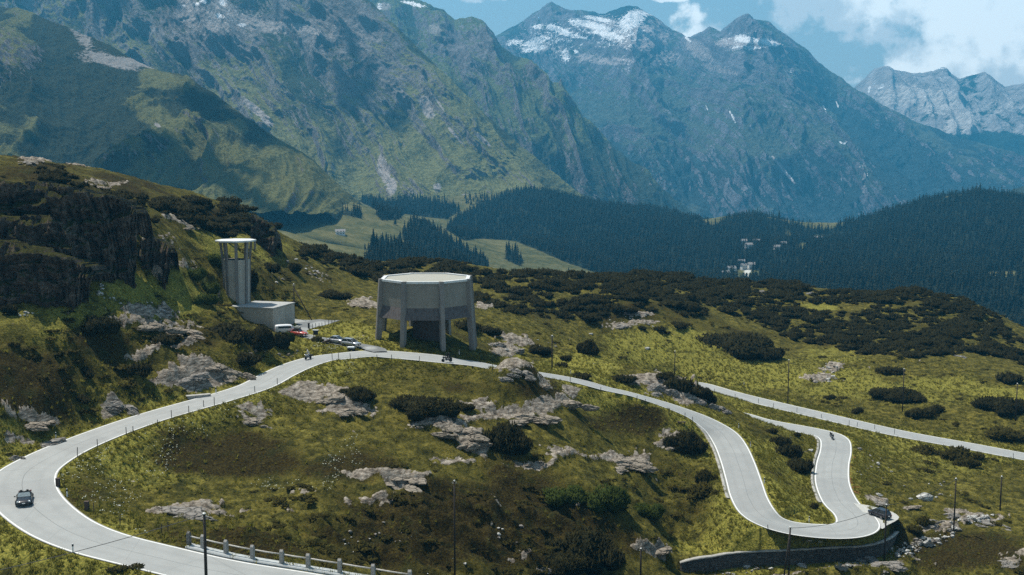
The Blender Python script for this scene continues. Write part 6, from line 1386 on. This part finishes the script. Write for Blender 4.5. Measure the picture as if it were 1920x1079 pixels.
for i in ind:
    o = bpy.data.objects.new('spruce_tree', rnd.choice(spm)); C.objects.link(o); h_ = ht_[i]
    o.location = (xx[i], yy[i], zz[i]-.5); o.scale = (h_*1.05, h_*1.05, h_); o.rotation_euler = (0, 0, rnd.uniform(0, 6)); lb, gp = GN.get(int(wi[i]), GN[0]); tag(o, lb, 'tree', gp)
merged('spruce_forest', lows, xx[rs_], yy[rs_], zz[rs_]-.5, ht_[rs_]*1.15, ht_[rs_], r_.uniform(0, 6.28, len(rs_)), M_spr)
# lone trees on the far meadow
def vhit(px, py):
    Ys = np.linspace(660, 3200, 3000); x_, y_, z_ = [float(q) for q in ray(px, py)]
    k = np.nonzero(CAMZ+z_/y_*Ys < vq(VGZ, x_/y_*Ys, Ys))[0]; Y = Ys[k[0]] if len(k) else 2000; return Vector((x_/y_*Y, Y, float(vq(VGZ, x_/y_*Y, Y))))
for px, py, hp, lb in ((1119,525,10,'single spruce at the right end of the green clearing'),(1012,526,9,'young spruce at the bottom of the green clearing'),(1120,518,12,'taller spruce above the one at the right end of the clearing'),(983,520,9,'small spruce at the lower left of the green clearing'),(741,422,12,'lone spruce on the meadow under the cables'),(500,392,12,'lone spruce on the left end of the far meadow'),(1066,512,8,'little spruce in the middle of the green clearing')):
    b = vhit(px, py); e = empty('spruce_tree', b); tag(e, lb, 'tree'); h_ = hp*1.5/scale_at(b)
    c_ = bpy.data.objects.new('crown', spm[0]); C.objects.link(c_); c_.parent = e; c_.scale = (h_*1.1, h_*1.1, h_)
    MB().tube([(0, 0, -1), (0, 0, h_*.25)], [.3, .2], 6).build('trunk', M_bark, e)

# ================================================================== VILLAGE HOUSES
M_hw = simple('white_render', (.75,.74,.70), .8); M_hr = simple('slate_roof', (.22,.21,.20), .8); M_hw2 = simple('house_window', (.03,.03,.035), .2)
def house(px, py, w_, lb, rz=0, big=1):
    b = vhit(px, py); e = empty('house', b, rz); tag(e, lb, 'house'); d_ = w_*.8; h_ = 6.5*big
    MB().box((0, 0, h_/2-1), (w_, d_, h_+2)).build('wall', M_hw, e)
    m = MB(); hw, hd = w_/2+.6, d_/2+.6
    m.add([(-hw, -hd, h_-.1), (hw, -hd, h_-.1), (hw, hd, h_-.1), (-hw, hd, h_-.1), (-hw, 0, h_+3), (hw, 0, h_+3)], [(0,1,5,4), (2,3,4,5), (0,4,3), (1,2,5), (3,2,1,0)]); m.build('roof', M_hr, e)
    for k in (-.28, .05, .32):
        for zz_ in (1.4, 4.2): MB().box((k*w_, -d_/2-.02, zz_), (1.2, .1, 1.4)).build('window', M_hw2, e)
for a in ((1404,471,11,'tall white house in the forest above the village road',.2,1.6),(1395,459,9,'small white house alone in the forest left of the tall one',0),(1416,459,8,'white house of the close pair in the forest, left one',.3),(1422,459,8,'white house of the close pair in the forest, right one',-.2),(1457,473,9,'narrow white house in the dark forest right of the pair',.1,1.3),(1471,464,13,'broad white house in the forest under the green glade',.2),(1390,498,9,'white house nearest above the curving valley road',0),(1394,506,8,'little white house touching the upper end of the valley glade',.4),(1360,524,10,'white house at the lower left of the valley glade',.1,1.4),(1371,511,12,'grey roofed house at the upper left of the valley glade',.3),(1535,453,16,'bright long building in the notch of the wooded skyline',0,1.1),(638,440,12,'small hut on the pale far meadow at left',.2,.6),(1409,504,10,'white house at the upper right of the valley glade',.1)): house(*a)
# ------------------------------------------------------------------ light, sky, air, camera
EL, AZ = R(64), R(-52)            # sun: high, beyond the valley, a little to the left
w = bpy.data.worlds.new('World'); scene.world = w; w.use_nodes = True
t = w.node_tree; bg = t.nodes['Background']
sky = t.nodes.new('ShaderNodeTexSky'); sky.sky_type = 'NISHITA'; sky.sun_disc = False
sky.sun_elevation = EL; sky.sun_rotation = AZ; sky.altitude = 300; sky.air_density = 1.0; sky.dust_density = 3.0; sky.ozone_density = 1.5
bg.inputs['Strength'].default_value = .053
def wn(ty): return t.nodes.new(ty)
tc = wn('ShaderNodeTexCoord')
def wmath(op, a, b=None, cl=False):
    x = wn('ShaderNodeMath'); x.operation = op; x.use_clamp = cl
    for i, v in enumerate((a, b)):
        if v is None: continue
        if isinstance(v, (int, float)): x.inputs[i].default_value = v
        else: t.links.new(v, x.inputs[i])
    return x.outputs[0]
def wrng(f, a, b, c=0, d=1, smooth=True):
    x = wn('ShaderNodeMapRange'); x.interpolation_type = 'SMOOTHSTEP' if smooth else 'LINEAR'
    for i, v in ((1, a), (2, b), (3, c), (4, d)): x.inputs[i].default_value = v
    t.links.new(f, x.inputs[0]); return x.outputs[0]
def wnoise(scale, det, rough, off=(0,0,0), sc=(1,1,1.0)):
    m = wn('ShaderNodeMapping'); m.inputs['Scale'].default_value = sc; m.inputs['Location'].default_value = off
    t.links.new(tc.outputs['Generated'], m.inputs['Vector'])
    x = wn('ShaderNodeTexNoise'); x.inputs['Scale'].default_value = scale; x.inputs['Detail'].default_value = det; x.inputs['Roughness'].default_value = rough
    t.links.new(m.outputs[0], x.inputs['Vector']); return x.outputs['Fac']
sep = wn('ShaderNodeSeparateXYZ'); t.links.new(tc.outputs['Generated'], sep.inputs[0])
# cumulus banks: soft masses at chosen bearings, broken up by noise
def mass(px, py, rx, ry):
    d = np.array([float(q) for q in ray(px, py)]); d /= np.linalg.norm(d)
    dx = wmath('DIVIDE', wmath('SUBTRACT', sep.outputs['X'], float(d[0])), rx/F)
    dz = wmath('DIVIDE', wmath('SUBTRACT', sep.outputs['Z'], float(d[2])), ry/F)
    r = wmath('ADD', wmath('MULTIPLY', dx, dx), wmath('MULTIPLY', dz, dz))
    return wrng(r, 0, 1.9, 1, 0)
den = None
for a in ((1480,30,190,62),(1380,60,90,40),(1530,5,140,40),(1690,85,120,58),(1780,35,130,55),(1640,130,60,30),(1870,90,90,70),(1905,50,70,50),(1900,140,70,40),(1600,150,45,14),(890,-8,70,16),(1570,75,40,16),(1250,-10,60,14),(2080,60,170,90),(1990,140,90,50)):
    m_ = mass(*a); den = m_ if den is None else wmath('MAXIMUM', den, m_)
nz = wnoise(17, 9, .56)
d1 = wmath('ADD', wmath('MULTIPLY', den, .55), wmath('MULTIPLY', wmath('SUBTRACT', nz, .5), 2.1))
mask = wrng(d1, .25, .43)
nsh = wnoise(17, 6, .52, off=(.012,0,.045))
shade = wrng(wmath('ADD', wmath('SUBTRACT', nz, nsh), wmath('MULTIPLY', wnoise(22, 5, .6, off=(3,1,2)), .35)), .05, .26)
cl = wn('ShaderNodeMix'); cl.data_type = 'RGBA'; t.links.new(shade, cl.inputs[0])
cl.inputs[6].default_value = (14.5, 15, 15, 1); cl.inputs[7].default_value = (27, 26.5, 25, 1)
mx = wn('ShaderNodeMix'); mx.data_type = 'RGBA'; t.links.new(wmath('MULTIPLY', mask, .93), mx.inputs[0])
veil = wn('ShaderNodeMix'); veil.data_type = 'RGBA'; t.links.new(wrng(sep.outputs['Z'], .0, .45, .62, .1), veil.inputs[0]); t.links.new(sky.outputs[0], veil.inputs[6]); veil.inputs[7].default_value = (10.5, 13.6, 14.2, 1)
t.links.new(veil.outputs[2], mx.inputs[6]); t.links.new(cl.outputs[2], mx.inputs[7]); t.links.new(mx.outputs[2], bg.inputs['Color'])

L = bpy.data.lights.new('sun', 'SUN'); L.energy = 4.7; L.angle = R(.53); L.color = (1, .95, .865)
so = bpy.data.objects.new('sun', L); C.objects.link(so)
d = Vector((math.sin(AZ)*math.cos(EL), math.cos(AZ)*math.cos(EL), math.sin(EL)))
so.rotation_euler = d.to_track_quat('Z', 'Y').to_euler(); so.location = (0, 0, 400)

hz = MB().box((0, 4700, 600), (15000, 10400, 2400)).build('haze'); tag(hz, kind='stuff')
hm = bpy.data.materials.new('mountain_air'); hm.use_nodes = True; ht = hm.node_tree
ht.nodes.remove(ht.nodes['Principled BSDF'])
pv = ht.nodes.new('ShaderNodeVolumePrincipled'); pv.inputs['Density'].default_value = 1.08e-4
pv.inputs['Color'].default_value = (.10, .56, .98, 1); pv.inputs['Anisotropy'].default_value = .25
ht.links.new(pv.outputs[0], ht.nodes['Material Output'].inputs['Volume']); hz.data.materials.append(hm)

cam = bpy.data.cameras.new('camera'); cam.sensor_width = 36; cam.lens = 36*F/1920; cam.clip_start = 1; cam.clip_end = 60000
co = bpy.data.objects.new('camera', cam); C.objects.link(co); co.location = (0, 0, CAMZ); co.rotation_euler = (math.pi/2 - PITCH, 0, 0)
scene.camera = co
scene.view_settings.view_transform = 'Standard'; scene.view_settings.look = 'None'; scene.view_settings.exposure = .45; scene.view_settings.gamma = 1
scene.cycles.use_denoising = False
try: scene.cycles.denoiser = 'OPENIMAGEDENOISE'; scene.cycles.denoising_input_passes = 'RGB_ALBEDO_NORMAL'
except Exception: pass
scene.cycles.max_bounces = 5; scene.cycles.diffuse_bounces = 2; scene.cycles.glossy_bounces = 2; scene.cycles.transmission_bounces = 4; scene.cycles.transparent_max_bounces = 6; scene.cycles.volume_bounces = 0

# real clouds higher up, out of the picture, whose shadows lie on the mountain sides
M_cloud = simple('cloud_white', (.85,.86,.88), 1, 0, .03, .01, 0)
def cloud(px, py, Y, rx_, ry_, seed):
    p_ = Vector(atY(px, py, Y)); k_ = (3250-p_.z)/d.z; c_ = p_ + d*k_
    bm = bmesh.new(); r2 = random.Random(seed)
    for q in range(16):
        u, v = r2.gauss(0, .45), r2.gauss(0, .45); s_ = r2.uniform(.25, .5)
        t_ = bmesh.new(); bmesh.ops.create_icosphere(t_, subdivisions=3, radius=1)
        for vv in t_.verts:
            vv.co *= 1+.25*float(fbm(vv.co.x*2+q, vv.co.y*2+vv.co.z*2, 3, seed)); vv.co = Vector((vv.co.x*s_*rx_+u*rx_, vv.co.y*s_*ry_+v*ry_, max(vv.co.z, -.25)*s_*min(rx_, ry_)*.8))
        mm = bpy.data.meshes.new('t'); t_.to_mesh(mm); t_.free(); bm.from_mesh(mm); bpy.data.meshes.remove(mm)
    me = bpy.data.meshes.new('cloud'); bm.to_mesh(me); bm.free(); me.polygons.foreach_set('use_smooth', [True]*len(me.polygons)); me.materials.append(M_cloud)
    o = bpy.data.objects.new('cloud', me); C.objects.link(o); o.location = c_; tag(o, kind='structure')
cloud(50, 335, 1350, 240, 130, 1); cloud(440, 240, 1850, 80, 90, 2); cloud(660, 170, 3050, 60, 160, 14); cloud(260, 45, 3300, 120, 90, 5); cloud(600, 432, 1330, 60, 50, 7)
